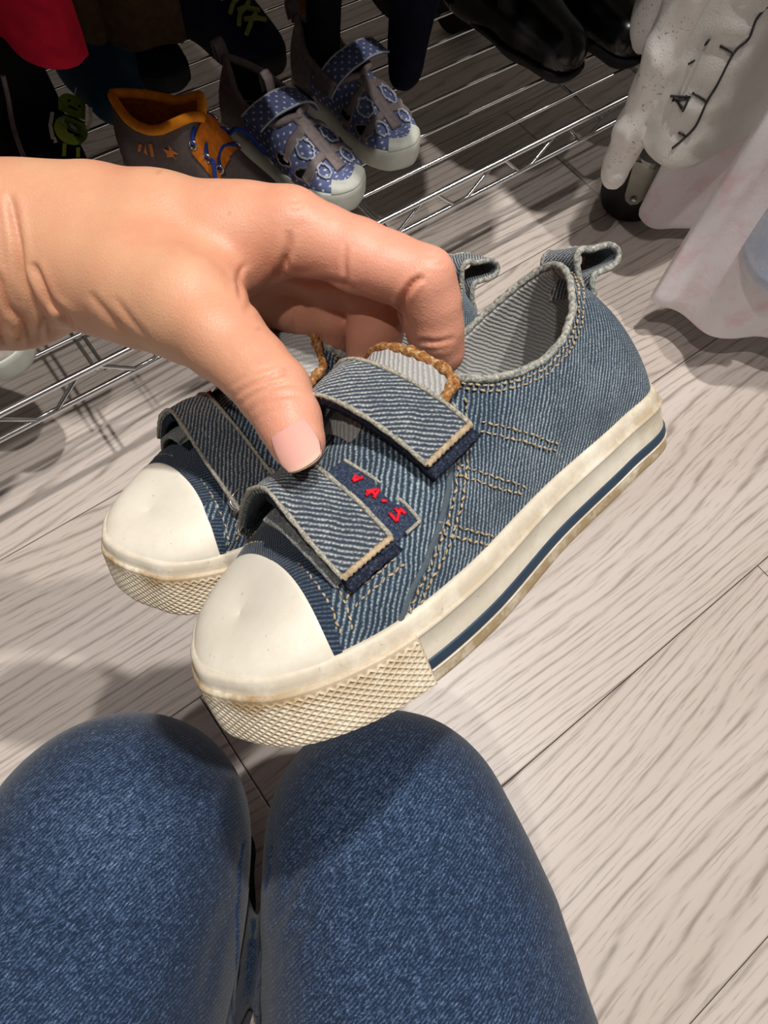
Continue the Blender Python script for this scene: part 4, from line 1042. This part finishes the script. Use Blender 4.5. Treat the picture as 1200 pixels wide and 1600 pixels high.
def sandal(label, toe, heel, sgn):
    s = Mini('toddler_sandal', label, toe, heel, sgn, SAND_TAB, 'polka-dot toddler sandals on the rack')
    s.sole(M_swhite, SOLE_P); s.upper(M_sd, 0); s.lining(M_sdark, 72)
    s.upper(M_swhite, 0, 13, 'toe_guard', 1.0, 0, 17)
    s.upper(M_sgrey, 118, 999, 'heel_counter', .8)
    s.tube('collar', s.rim(74), 3.4, M_sgrey, k=12)
    # grey lattice straps on the forefoot
    s.ribbon('centre_strap', [s.atxy(x, 6, 2.0) for x in (22, 32, 44, 56, 68, 76)], [s.atxy(x, -6, 2.0) for x in (22, 32, 44, 56, 68, 76)], M_sgrey)
    for x in (40, 66):
        pa = [s.atxy(x - 4 - abs(y) * .12, y, 1.6) for y in (-30, -22, -12, 0, 12, 22, 30)]; pb = [s.atxy(x + 4 - abs(y) * .12, y, 1.6) for y in (-30, -22, -12, 0, 12, 22, 30)]
        s.ribbon('cross_strap', pa, pb, M_sgrey)
    for sd in (1, -1):
        for x, rr in ((52, 9), (29, 7)):
            cx, cy = x, sd * 15
            ring = [s.atxy(cx + rr * math.cos(t), cy + rr * .75 * math.sin(t), 1.4) for t in np.linspace(0, 2 * math.pi, 26, endpoint=False)]
            s.tube('piping_ring', np.array(ring), 1.15, M_spale, k=7, closed=True)
        # black patches painting the shaded hollows of cut-outs low on the side
        for x, z_ in ((42, 29), (66, 31)):
            c = s.at(x, z_, sd, .7); q = [c] + [s.at(x + 9 * math.cos(t), z_ + 4.2 * math.sin(t), sd, .7) for t in np.linspace(0, 2 * math.pi, 18, endpoint=False)]
            s.part('opening_shade', q, [(0, 1 + i, 1 + (i + 1) % 18) for i in range(18)], M_black)
            rg = np.array(q[1:]); s.tube('opening_trim', rg, 1.2, M_sgrey, k=6, closed=True)
    A = [(80, 42, 58), (80, 36, 60.5), (80, 22, 63), (79, 6, 63), (79, -12, 60), (80, -26, 52), (81, -33, 42)]; B = [(103, 42, 60), (103, 36, 62.5), (103, 22, 65), (103, 6, 65), (103, -12, 62), (103, -26, 54), (103, -33, 44)]
    o, G, N = s.ribbon('ankle_strap', A, B, M_sd, 2.4, nw=8)
    s.tube('strap_piping', G[:, 0], 1.0, M_spale, o, 7); s.tube('strap_piping', G[:, -1], 1.0, M_spale, o, 7)
    s.ribbon('strap_keeper', [(82, -29, 57), (81, -32, 50), (82, -34, 42)], [(106, -29, 58), (107, -32, 50), (106, -34, 42)], M_sgrey, 2.6)
    for x0, z0, dx in ((168, 60, 1), (112, 56, 0)):
        pr = [(x0, z0), (x0 + 2 + dx, z0 + 9), (x0 + 5 + dx * 2, z0 + 15), (x0 + 9 + dx, z0 + 15.5), (x0 + 9, z0 + 8), (x0 + 6, z0)]
        if dx: A = [(a, 6, b) for a, b in pr]; B = [(a, -6, b) for a, b in pr]
        else:
            A = [(a - 4, 5, b + 4) for a, b in pr]; B = [(a - 4, -5, b + 4) for a, b in pr]
        s.ribbon('pull_loop', A, B, M_sgrey, 1.2, ns=20)
    return s.t
sandal('blue polka-dot toddler sandal with white toe guard, farther right on the wire rack', (.424, .462), (.402, .640), -1)
sandal('blue polka-dot toddler sandal partly hidden behind the knuckles of the hand', (.343, .445), (.305, .622), 1)

# ---- orange and grey high-top with a star
M_orange = simple('orange_lining', rgb(240, 146, 30), .8, .2, .2, 120, .3)
M_orange2 = simple('rust_orange_suede', rgb(204, 112, 30), .85, .2, .25, 200, .4)
M_ogrey = simple('warm_grey_canvas', rgb(104, 92, 90), .85, .2, .15, 300, .3)
M_oprint = simple('orange_print', rgb(214, 128, 66), .7, .2, .1, 200)
M_lace = simple('blue_lace', rgb(38, 66, 140), .9, .1, .2, 400, .4)
HI_TAB = ([17, 24, 31, 38, 46, 57, 64, 70, 74, 79, 88, 100, 112, 126, 138, 150, 158, 163], list(t_y), [28, 32, 36, 41, 48, 64, 77, 88, 93, 93, 88, 80, 75, 74, 75, 77, 78, 79], [1, 1, 1, 1, 1, 1, 1, .8, .5, .3, .15, .1, .1, .1, .1, .1, .1, .1])
hs_ = Mini('high_top_shoe', 'grey and orange star-print high-top shoe with blue laces beside the sandals', (.268, .472), (.180, .618), -1, HI_TAB)
hs_.sole(M_swhite, SOLE_P); hs_.upper(M_ogrey, 0); hs_.lining(M_orange2, 68)
hs_.tube('collar_padding', hs_.rim(76), 4.2, M_orange, k=12)
for sd in (1, -1):
    m_ = (hs_.xb[sd] >= 48) & (hs_.xb[sd] <= 80)
    G = (hs_.G[sd] + hs_.N[sd] * 1.8)[m_][:, 14:]
    st = hs_.part('eyestay', G.reshape(-1, 3), gridF(*G.shape[:2]).tolist(), M_orange2)
    for x in (52, 62, 72):
        c = hs_.at(x, 52 + (x - 52) * 1.0, sd, 2.6); ring = [c + 3.4 * np.array([math.cos(t), 0, math.sin(t)]) + 1.0 * np.array([0, sd * -.9 * math.sin(t), 0]) for t in np.linspace(0, 2 * math.pi, 18, endpoint=False)]
        hs_.tube('eyelet', np.array(ring), 1.1, M_chrome, st, 7, True)
    star = []
    for k in range(10):
        a = math.pi / 2 + k * math.pi / 5; r_ = 8.5 if k % 2 == 0 else 3.6
        star.append(hs_.at(94 + r_ * math.cos(a), 60 + r_ * math.sin(a), sd, 1.0))
    c = hs_.at(94, 60, sd, 1.0); hs_.part('star_print', [c] + star, [(0, 1 + i, 1 + (i + 1) % 10) for i in range(10)], M_oprint, smooth=False)
    for q in range(3):
        x = 113 + q * 7; hs_.part('bar_print', [hs_.at(x, 50, sd, 1.0), hs_.at(x + 3.4, 50, sd, 1.0), hs_.at(x + 3.4 - 2, 63 - q * 2, sd, 1.0), hs_.at(x - 2, 63 - q * 2, sd, 1.0)], [(0, 1, 2, 3)], M_oprint, smooth=False)
for x in (52, 62, 72):
    z_ = 54 + (x - 52) * 1.0; zt = np.interp(x, [46, 57, 64, 70, 76], [50, 65, 75, 82, 85])
    hs_.tube('lace', smoothpath([hs_.at(x, z_ - 2, 1, 3.2), (x + 2, 9, zt + 1), (x + 3, 0, zt + 4), (x + 2, -9, zt + 1), hs_.at(x, z_ - 2, -1, 3.2)], 8), 2.0, M_lace)
hs_.tube('lace', smoothpath([hs_.at(60, 60, -1, 3), (50, -24, 66), (44, -34, 56), (38, -38, 44), (30, -40, 36)], 8), 2.0, M_lace)
hs_.tube('lace', smoothpath([hs_.at(60, 60, 1, 3), (52, 24, 66), (46, 34, 56), (40, 38, 44), (34, 42, 34)], 8), 2.0, M_lace)

# ---- dark navy sneakers with lime laces, behind
M_nv = simple('navy_mesh', rgb(18, 26, 58), .8, .2, .3, 200, .4)
M_nv2 = simple('navy_mesh_deep', rgb(14, 20, 42), .8, .2, .3, 200, .4)
M_lime = simple('lime_lace', rgb(150, 158, 84), .8, .2, .15, 300)
M_dsole = simple('charcoal_sole', rgb(34, 34, 36), .8, .2, .2, 90)
for lab, toe, heel, sgn, lm in (('navy sneaker with lime laces standing behind the sandals', (.388, .656), (.345, .826), -1, M_lime), ('dark navy sneaker behind the orange shoe, under the brown cloth', (.285, .690), (.255, .838), 1, M_nv2)):
    s = Mini('sneaker', lab, toe, heel, sgn, ([t for t in t_x], list(t_y), [z_ * 1.08 for z_ in t_z], list(t_w)), 'navy sneakers')
    s.sole(M_dsole, SOLE_P); s.upper(M_nv if sgn < 0 else M_nv2, 0); s.lining(M_black, 76); s.tube('collar', s.rim(80), 2.6, M_nv2)
    for x in (30, 40, 50, 60, 70):
        for a, b_ in ((1, -1), (-1, 1)):
            s.tube('lace', smoothpath([s.atxy(x, 15 * a, 2.2), s.atxy(x + 3, 7 * a, 3.0), s.atxy(x + 5, 0, 3.4), s.atxy(x + 8, 8 * b_, 2.8)], 6), 2.3, lm)
    s.upper(M_lime if sgn < 0 else M_nv, 120, 140, 'side_flash', .6, 4, 10)
# ---- black shoe at the back and a brown one
for lab, toe, heel, m1 in (('black flat shoe at the back of the rack beside the navy trouser leg', (.585, .640), (.60, .80), M_black), ('tan brown shoe at the back of the rack between the dark trouser legs', (.492, .705), (.50, .842), simple('tan_leather', rgb(104, 62, 26), .6, .3, .25, 60, .2))):
    s = Mini('low_shoe', lab, toe, heel, 1, (list(t_x), list(t_y), list(t_z), list(t_w))); s.sole(M_dsole if m1 is M_black else m1, SOLE_P); s.upper(m1, 0); s.lining(M_black, 76); s.tube('collar', s.rim(80), 2.2, m1)
# ---- grey shoe at the left front of the rack
M_gs = simple('grey_suede', rgb(150, 142, 134), .9, .15, .2, 200, .4)
s = Mini('low_shoe', 'pale grey shoe toe on the rack under the wrist at the left edge', (-.006, .446), (-.09, .600), 1, (list(t_x), list(t_y), list(t_z), list(t_w))); s.sole(M_swhite, SOLE_P); s.upper(M_gs, 0); s.lining(M_sdark, 76); s.tube('collar', s.rim(80), 2.2, M_gs)

# ---- glossy black boots
M_gloss = simple('glossy_black_rubber', rgb(10, 10, 11), .22, .5, .2, 30)
for lab, c0, yaw in (('glossy black boot, left of the two by the white sleeve', (.658, .490), .10), ('glossy black boot half hidden behind the white sleeve', (.742, .468), .02)):
    f_ = np.array([math.sin(yaw), -math.cos(yaw), 0.0]); b0 = np.array([c0[0], c0[1], 0.0])
    bt = thing('rubber_boot', lab, 'boot', (b0[0], b0[1], ZT), 'glossy black boots'); og = np.array([b0[0], b0[1], ZT])
    foot = [(b0 + [0, 0, ZT + .034], .030), (b0 - f_ * .05 + [0, 0, ZT + .040], .036), (b0 - f_ * .15 + [0, 0, ZT + .042], .034)]
    shaft = [(b0 - f_ * .13 + [0, 0, ZT + .05], .038), (b0 - f_ * .135 + [0, 0, ZT + .14], .044), (b0 - f_ * .135 + [0, 0, ZT + .26], .050)]
    fn = lambda X: np.maximum(smin(chain_sdf(X, foot, .01), chain_sdf(X, shaft, .01), .03), (ZT + .012) - X[:, 2])
    sdf_mesh('boot_body', fn, foot + shaft, .004, M_gloss, bt, og)
    sl = [(b0 + [0, 0, ZT + .034], .0345), (b0 - f_ * .05 + [0, 0, ZT + .040], .0405), (b0 - f_ * .15 + [0, 0, ZT + .042], .0385)]
    fs = lambda X: np.maximum(chain_sdf(X, sl, .01), np.maximum((ZT + .0005) - X[:, 2], X[:, 2] - (ZT + .022)))
    sdf_mesh('boot_sole', fs, sl, .0035, M_dsole, bt, og, 1, zmin=ZT + .0003)

# ---- black boot with a green robot patch
rb0 = np.array([.104, .690, 0]); rbt = thing('snow_boot', 'black child boot with a green robot patch at the left of the rack', 'boot', (rb0[0], rb0[1], ZT)); og = np.array([rb0[0], rb0[1], ZT])
bshaft = [(rb0 + [0, 0, ZT + .045], .044), (rb0 + [0, .0, ZT + .12], .050), (rb0 + [-.005, .01, ZT + .20], .056)]
bfoot = [(rb0 + [0, 0, ZT + .040], .040), (rb0 + [.0, -.07, ZT + .036], .036), (rb0 + [.0, -.115, ZT + .032], .031)]
fboot = lambda X: np.maximum(smin(chain_sdf(X, bshaft, .01), chain_sdf(X, bfoot, .01), .03), (ZT + .001) - X[:, 2])
sdf_mesh('boot_body', fboot, bshaft + bfoot, .004, M_black, rbt, og, 2, 0.0, 40, zmin=ZT + .0003)
M_green = simple('green_patch', rgb(156, 190, 66), .8, .2, .15, 300); M_pgr = simple('pale_green_patch', rgb(196, 210, 184), .8, .2, .15, 300); M_ink = simple('patch_outline', rgb(12, 16, 10), .9, .1)
def patch(name, poly, mat, off, par):
    c0 = np.mean(poly, 0); n = len(poly); V = [march(fboot, *c0)]; K = 4
    for r in range(1, K + 1): V += [march(fboot, *(c0 + (np.array(q) - c0) * r / K)) for q in poly]
    W3 = np.array(V); d = CP - W3[0]; d /= np.linalg.norm(d); top = W3 + d * off
    F = [(0, 1 + i, 1 + (i + 1) % n) for i in range(n)]
    for r in range(K - 1): F += [(1 + r * n + i, 1 + (r + 1) * n + i, 1 + (r + 1) * n + (i + 1) % n, 1 + r * n + (i + 1) % n) for i in range(n)]
    m0 = 1 + (K - 1) * n; base = len(top)
    F += [(m0 + i, base + i, base + (i + 1) % n, m0 + (i + 1) % n) for i in range(n)]
    return mesh(name, np.concatenate([top, W3[m0:] - d * .001]) - og, F, mat, par, smooth=False)
def ell(cx, cy, rx, ry, rot, n=20): return [(cx + rx * math.cos(t) * math.cos(rot) - ry * math.sin(t) * math.sin(rot), cy + rx * math.cos(t) * math.sin(rot) + ry * math.sin(t) * math.cos(rot)) for t in np.linspace(0, 2 * math.pi, n, endpoint=False)]
def line(a, b, w): 
    a = np.array(a, float); b = np.array(b, float); d = b - a; d /= np.linalg.norm(d); nn = np.array([-d[1], d[0]]) * w / 2; return [tuple(a + nn), tuple(b + nn), tuple(b - nn), tuple(a - nn)]
body = patch('robot_body', ell(111, 203, 28, 22, .55), M_green, .0016, rbt)
patch('robot_belly', ell(112, 196, 20, 7, .62), M_pgr, .0024, body); patch('robot_belly_mark', line((106, 190), (120, 204), 3), M_ink, .003, body); patch('robot_belly_mark', line((108, 199), (118, 195), 3), M_ink, .003, body)
headp = patch('robot_head', [(91, 153), (96, 148), (104, 145), (120, 150), (131, 157), (134, 165), (133, 188), (112, 181), (91, 171)], M_green, .0020, rbt)
for q in (ell(108, 157, 2.4, 2.6, 0, 10), ell(124, 166, 2.4, 2.6, 0, 10)): patch('robot_eye', q, M_ink, .003, headp)
patch('robot_mouth', line((107, 165), (121, 172), 3), M_ink, .003, headp); patch('robot_neck_gap', line((88, 173), (133, 192), 2.5), M_ink, .0028, headp)
for a, b in (((82, 175), (78, 198)), ((79, 198), (82, 214)), ((141, 168), (142, 190)), ((142, 188), (136, 202))): patch('robot_arm', line(a, b, 6), M_pgr, .0018, rbt)
patch('robot_claw', [(79, 212), (87, 214), (90, 222), (84, 224), (85, 218), (80, 218)], M_pgr, .0018, rbt)
for a, b in (((101, 224), (100, 244)), ((122, 230), (122, 246))): patch('robot_leg', line(a, b, 6), M_green, .0018, rbt)
patch('robot_antenna', line((117, 147), (119, 137), 2), M_pgr, .0018, rbt)
pip = smoothpath([(4, 116), (12, 150), (18, 185), (26, 215), (36, 242), (44, 262)], 6)
MB().tube(np.array([march(fboot, u, v) for u, v in pip]) - og, .0022, 8).build('piping', M_sgrey, rbt)
# ---- teal boot beside it
tb0 = np.array([.212, .728, 0]); tbt = thing('snow_boot', 'dark teal child boot between the robot boot and the orange shoe', 'boot', (tb0[0], tb0[1], ZT)); og2 = np.array([tb0[0], tb0[1], ZT])
tsh = [(tb0 + [0, 0, ZT + .040], .037), (tb0 + [0, .005, ZT + .13], .040)]; tft = [(tb0 + [0, 0, ZT + .037], .035), (tb0 + [-.005, -.05, ZT + .033], .030)]
ftb = lambda X: np.maximum(smin(chain_sdf(X, tsh, .01), chain_sdf(X, tft, .01), .02), (ZT + .001) - X[:, 2])
sdf_mesh('boot_body', ftb, tsh + tft, .004, simple('teal_nylon', rgb(16, 54, 78), .7, .3, .3, 60, .2), tbt, og2, zmin=ZT + .0003)
MB().tube(np.array([tb0 + [-.041 * math.cos(t), -.041 * math.sin(t), ZT + .105] for t in np.linspace(-.6, 3.7, 24)]) - og2, .0012, 8).build('piping', M_spale, tbt)

# ================================================================== HANGING CLOTHES
def hang_cloth(name, label, cat, hem, ztop, thick, mat, folds=6, amp=.008, seed=1.0, out=None, nu=70, nv=60, parts=None, flare=0.0):
    """a hanging garment: hem curve (world points) carried straight up, with pleats, a thickness and a rolled lower edge"""
    hem = resample(smoothpath(np.array(hem, float), 10), nu); org = hem.mean(0).copy(); org[2] = hem[:, 2].min()
    T = np.gradient(hem[:, :2], axis=0); T /= np.linalg.norm(T, axis=1)[:, None]; Nn = np.stack([-T[:, 1], T[:, 0]], 1)
    if (Nn.mean(0) @ (CP[:2] - hem[:, :2].mean(0))) < 0: Nn = -Nn              # towards the viewer
    s = np.linspace(0, 1, nu)
    rows = []
    for k in range(nv):
        f_ = (k / (nv - 1)) ** 1.6; z = hem[:, 2] + (ztop - hem[:, 2]) * f_; dz = z - hem[:, 2]
        wob = np.array([amp * math.sin(folds * 6.283 * a + seed + 1.3 * math.sin(seed * 3 + 2 * d)) + amp * 1.2 * mnoise.noise(Vector((a * folds * 1.3, d * 6, seed))) for a, d in zip(s, dz)])
        edge = np.clip(np.minimum(s, 1 - s) * nu / 5, 0, 1) ** .5
        roll = min(1, (k + .15) / 3.0) ** .5
        half = thick / 2 * edge * roll
        c = hem[:, :2] + Nn * (wob * (.5 + .5 * roll))[:, None]
        fr = np.column_stack([c + Nn * half[:, None], z]); bk = np.column_stack([c - Nn * half[:, None], z])
        rows.append(np.concatenate([fr, bk[::-1]]))
    G = np.array(rows); n = 2 * nu
    F = gridF(nv, n, False, True).tolist() + [tuple(range(n))[::-1], tuple((nv - 1) * n + i for i in range(n))]
    o = mesh(name, G.reshape(-1, 3) - org, F, mat); o.location = org; tag(o, label, cat)
    return o, G, org
def fleece(name, a, b, c, scale=26):
    m_ = NB(name, .95, .1); o = m_.coord(); n = m_.noise(o, scale, 4, .6); f_ = m_.noise(o, 900, 3, .7)
    cc = m_.ramp(n, [(.35, rgb(*a)), (.5, rgb(*b)), (.68, rgb(*c))]); cc = m_.mix(m_.mth('MULTIPLY', f_, .35), cc, rgb(*[min(255, x * 1.08) for x in b]))
    m_.col(cc); m_.bump(m_.mth('ADD', f_, m_.mth('MULTIPLY', m_.noise(o, 260, 3), .8)), .6, .0015); m_.b.inputs['Sheen Weight'].default_value = .3; return m_.m
M_pink = fleece('pink_fleece', (240, 237, 242), (240, 232, 236), (233, 200, 206))
M_blue = fleece('blue_fleece', (176, 188, 214), (196, 202, 218), (226, 224, 224))
M_wht = NB('speckled_white_cloth', .9, .15)
def _w():
    b = M_wht; o = b.coord(); n = b.noise(o, 60, 4); v = b.n('ShaderNodeTexVoronoi'); v.inputs['Scale'].default_value = 62; b.put(v.inputs['Vector'], b.mix(.25, o, b.noise(o, 30, 2, out='Color')))
    d = b.ramp(v.outputs['Distance'], [(.13, W_), (.24, K_)]); gate = b.ramp(b.noise(o, 34, 2), [(.40, K_), (.52, W_)])
    c = b.mix(n, rgb(238, 235, 230), rgb(222, 218, 216)); b.col(b.mix(b.mth('MULTIPLY', d, b.mth('MULTIPLY', gate, .8)), c, rgb(108, 110, 134))); b.bump(b.noise(o, 700, 3), .4, .001); return b.m
M_wht = _w()
M_quilt = NB('white_quilted_cloth', .9, .15)
def _q():
    b = M_quilt; o = b.coord(); n = b.noise(o, 500, 3, .7); g = b.noise(o, 40, 3)
    b.col(b.mix(b.mth('MULTIPLY', n, .6), b.mix(g, rgb(234, 232, 226), rgb(216, 214, 208)), rgb(190, 188, 184))); b.bump(n, .5, .001); return b.m
M_quilt = _q()
hang_cloth('pink_blanket', 'pale pink fleece blanket hanging almost to the floor at the right', 'blanket', [onz(1017, 458, .055), onz(1040, 478, .045), onz(1090, 500, .04), onz(1150, 520, .045), onz(1210, 524, .05), onz(1290, 520, .06)], 1.56, .035, M_pink, 2.2, .010, 2.1)
hang_cloth('pink_garment', 'pinkish fleece garment hanging behind the caster, deeper in shade', 'garment', [onz(1006, 325, .035), onz(1018, 350, .025), onz(1045, 356, .025), onz(1090, 350, .03), onz(1150, 330, .035)], 1.56, .03, M_pink, 1.5, .006, .4)
hang_cloth('blue_garment', 'pale blue fleece garment hanging at the right edge before the pink blanket', 'garment', [onz(1163, 385, .16), onz(1168, 415, .15), onz(1190, 437, .15), onz(1230, 448, .15), onz(1300, 450, .16)], 1.56, .03, M_blue, 1.4, .006, 3.0)
# white quilted garment with crackle stitch lines and a printed mark
qh = [onz(1024, 190, .180), onz(1034, 232, .165), onz(1052, 250, .163), onz(1090, 238, .167), onz(1140, 200, .175), onz(1190, 150, .185), onz(1260, 80, .20)]
qo, QG, qorg = hang_cloth('white_quilted_jacket', 'white quilted jacket body with puckered seams hanging beside the white sleeve', 'garment', qh, 1.56, .045, M_quilt, 2.0, .006, 1.1, nu=90, nv=90)
me = qo.data; co = np.empty(len(me.vertices) * 3); me.vertices.foreach_get('co', co); co = co.reshape(-1, 3)
pq = pix(co + qorg)[:, :2]; puck = np.zeros(len(co))
seams = [[(1200, 10), (1182, 30), (1170, 60), (1147, 82), (1122, 130), (1105, 158), (1088, 195), (1070, 215), (1050, 232)], [(1147, 84), (1125, 72)], [(1105, 160), (1082, 145)], [(1070, 212), (1060, 207)], [(1200, 20), (1160, 20), (1130, 15)]]
for sm_ in seams: puck -= .004 * np.exp(-(seg_dist(pq, sm_) / 9) ** 2)
puck += .0028 * np.array([mnoise.noise(Vector((p[0] / 38, p[1] / 30, 2.2))) for p in pq])
dirv = (CP - (co + qorg)); dirv /= np.linalg.norm(dirv, axis=1)[:, None]; co = co + dirv * puck[:, None]
me.vertices.foreach_set('co', co.ravel()); me.update()
QW = co + qorg; QP = pix(QW)
M_seam = simple('dark_seam', rgb(58, 58, 58), .9, .1)
def on_quilt(u, v, off):
    d = ((QP[:, :2] - [u, v]) ** 2).sum(1) + 1e4 * (np.arange(len(QP)) % (2 * 90) >= 90); ks = np.argsort(d)[:4]; w_ = 1 / (d[ks] + 1); dep = (QP[ks, 2] * w_).sum() / w_.sum()
    return P(u, v, dep - off)
for sm_ in seams[:4]:
    MB().tube(np.array([on_quilt(u, v, .0012) for u, v in smoothpath(np.array(sm_, float), 6)]) - qorg, .0011, 6).build('crackle_seam', M_seam, qo)
for grp in ((((1048, 150), (1078, 152)), ((1050, 157), (1076, 155)), ((1078, 150), (1067, 174)), ((1067, 174), (1058, 158)), ((1052, 152), (1066, 168)), ((1062, 158), (1073, 150))), (((1102, 70), (1108, 62)),), (((1076, 100), (1085, 95)),)):
    mk = MB()
    for a, b in grp: mk.tube(np.array([on_quilt(u, v, .0016) for u, v in np.linspace(a, b, 5)]) - qorg, .0011, 6)
    mk.build('printed_mark', M_seam, qo)
# sleeves: tapered limp tubes with rounded ends
def sleeve(name, label, cat, pts, mat, h=.0035, flat=None, wrinkle=.003, wf=26, cuff=None, group=None):
    ch = [(np.array(p, float), r) for p, r in pts]; org = ch[0][0].copy(); org[2] -= ch[0][1]
    fn = lambda X: chain_sdf(X, ch, .012)
    o = sdf_mesh(name, fn, ch, h, mat, None, org, 2, wrinkle, wf); o.location = org; return tag(o, label, cat, group)
def vert(p, dz, dx=0, dy=0): return np.array(p) + [dx, dy, dz]
b_ = onz(958, 274, .115)
sleeve('white_sleeve', 'speckled white cloth sleeve hanging with a rounded end over the caster', 'garment', [(b_, .0155), (vert(b_, .06), .0195), (vert(b_, .14), .0215), (vert(b_, .24), .024), (vert(b_, 1.43), .034)], M_wht, .004, wrinkle=.004, wf=34)
b_ = onz(1008, 50, .20)
sleeve('white_sleeve', 'greyish speckled sleeve end hanging before the black boots, top right', 'garment', [(b_, .020), (vert(b_, .10), .03), (vert(b_, 1.34), .035)], M_wht, .005)
M_red_c = simple('crimson_fleece', rgb(196, 20, 52), .9, .2, .2, 60, .4)
M_brown = simple('brown_wool', rgb(78, 60, 44), .95, .1, .2, 120, .4)
M_dk = simple('black_trouser', rgb(14, 15, 19), .9, .1, .3, 120, .3)
M_nvt = simple('navy_trouser', rgb(14, 18, 32), .9, .1, .3, 120, .3)
hang_cloth('red_garment', 'crimson red garment hem hanging at the top left corner', 'garment', [onz(-90, 30, .30), onz(-30, 40, .29), onz(20, 62, .28), onz(60, 88, .27), onz(105, 96, .268), onz(139, 88, .272)], 1.60, .04, M_red_c, 1.3, .006, .7)
hang_cloth('brown_garment', 'brown woollen hem hanging left of the other brown one', 'garment', [onz(118, 30, .25), onz(138, 58, .24), onz(158, 66, .235), onz(176, 40, .245)], 1.60, .022, M_brown, .6, .003, .2)
hang_cloth('brown_garment', 'brown woollen hem with a rolled hollow, right of the other brown one', 'garment', [onz(182, 52, .235), onz(210, 72, .228), onz(250, 66, .228), onz(292, 62, .228)], 1.60, .034, M_brown, .7, .004, 1.9)
b_ = onz(507, 60, .225); sleeve('trouser_leg', 'black narrow trouser leg end hanging above the sandals', 'trousers', [(b_, .016), (vert(b_, .08), .020), (vert(b_, 1.37), .03)], M_dk)
b_ = onz(632, 108, .185); sleeve('trouser_leg', 'dark navy trouser leg hanging to the shelf left of the black boots', 'trousers', [(b_, .019), (vert(b_, .08, .005), .0245), (vert(b_, .2, .008), .030), (vert(b_, 1.40), .035)], M_nvt)

# broad coat bodies, added unseen above the frame to shade the rack
def shade_coat_body(par, x0, x1, y0, y1, z0, mat, seed):
    org = np.array(par.location); nu, nv = 48, 24; t = np.linspace(0, 2 * math.pi, nu, endpoint=False); rows = []
    for k in range(nv):
        f_ = k / (nv - 1); z = z0 + (1.575 - z0) * f_; sh = 1 - .75 * max(0, f_ - .82) / .18
        cx, cy = (x0 + x1) / 2, (y0 + y1) / 2; hx, hy = (x1 - x0) / 2, (y1 - y0) / 2 * sh
        ripple = 1 + .10 * np.sin(5 * t + seed) * (1 - f_)
        rows.append(np.column_stack([cx + hx * ripple * np.sign(np.cos(t)) * np.abs(np.cos(t)) ** .7, cy + hy * np.sign(np.sin(t)) * np.abs(np.sin(t)) ** .7, np.full(nu, z) + .01 * np.sin(3 * t + seed) * (1 - f_)]))
    V = np.concatenate(rows) - org; F = gridF(nv, nu, False, True).tolist() + [tuple(range(nu))[::-1], tuple((nv - 1) * nu + i for i in range(nu))]
    mesh('shade_coat_body', V, F, mat, par)
ob = bpy.data.objects
def shade_coat(label, x):  # out-of-view coat added to keep lamp light off the rack
    return thing('unseen_shade_coat', label, 'coat', (x, .61, .42), 'unseen coats added to shade the rack')
shade_coat_body(ob['red_garment'], .06, .165, .44, .82, .54, M_red_c, .3)
shade_coat_body(shade_coat('unseen black coat above the robot boot, added to shade the rack', -.16), -.38, .055, .40, .82, .42, M_dk, .8)
shade_coat_body(ob['brown_garment'], .17, .235, .40, .82, .42, M_brown, 1.3)
shade_coat_body(ob['brown_garment.001'], .24, .335, .40, .82, .42, M_brown, 2.3)
shade_coat_body(shade_coat('unseen black coat above the polka-dot sandals, added to shade the rack', .39), .34, .44, .40, .82, .42, M_dk, 3.3)
shade_coat_body(shade_coat('unseen navy coat above the black shoe, added to shade the rack', .51), .445, .58, .40, .82, .42, M_nvt, 4.3)
shade_coat_body(ob['white_sleeve.001'], .585, .70, .40, .80, .42, M_wht, 5.3)
shade_coat_body(ob['white_quilted_jacket'], .705, .86, .40, .80, .42, M_quilt, 6.3)
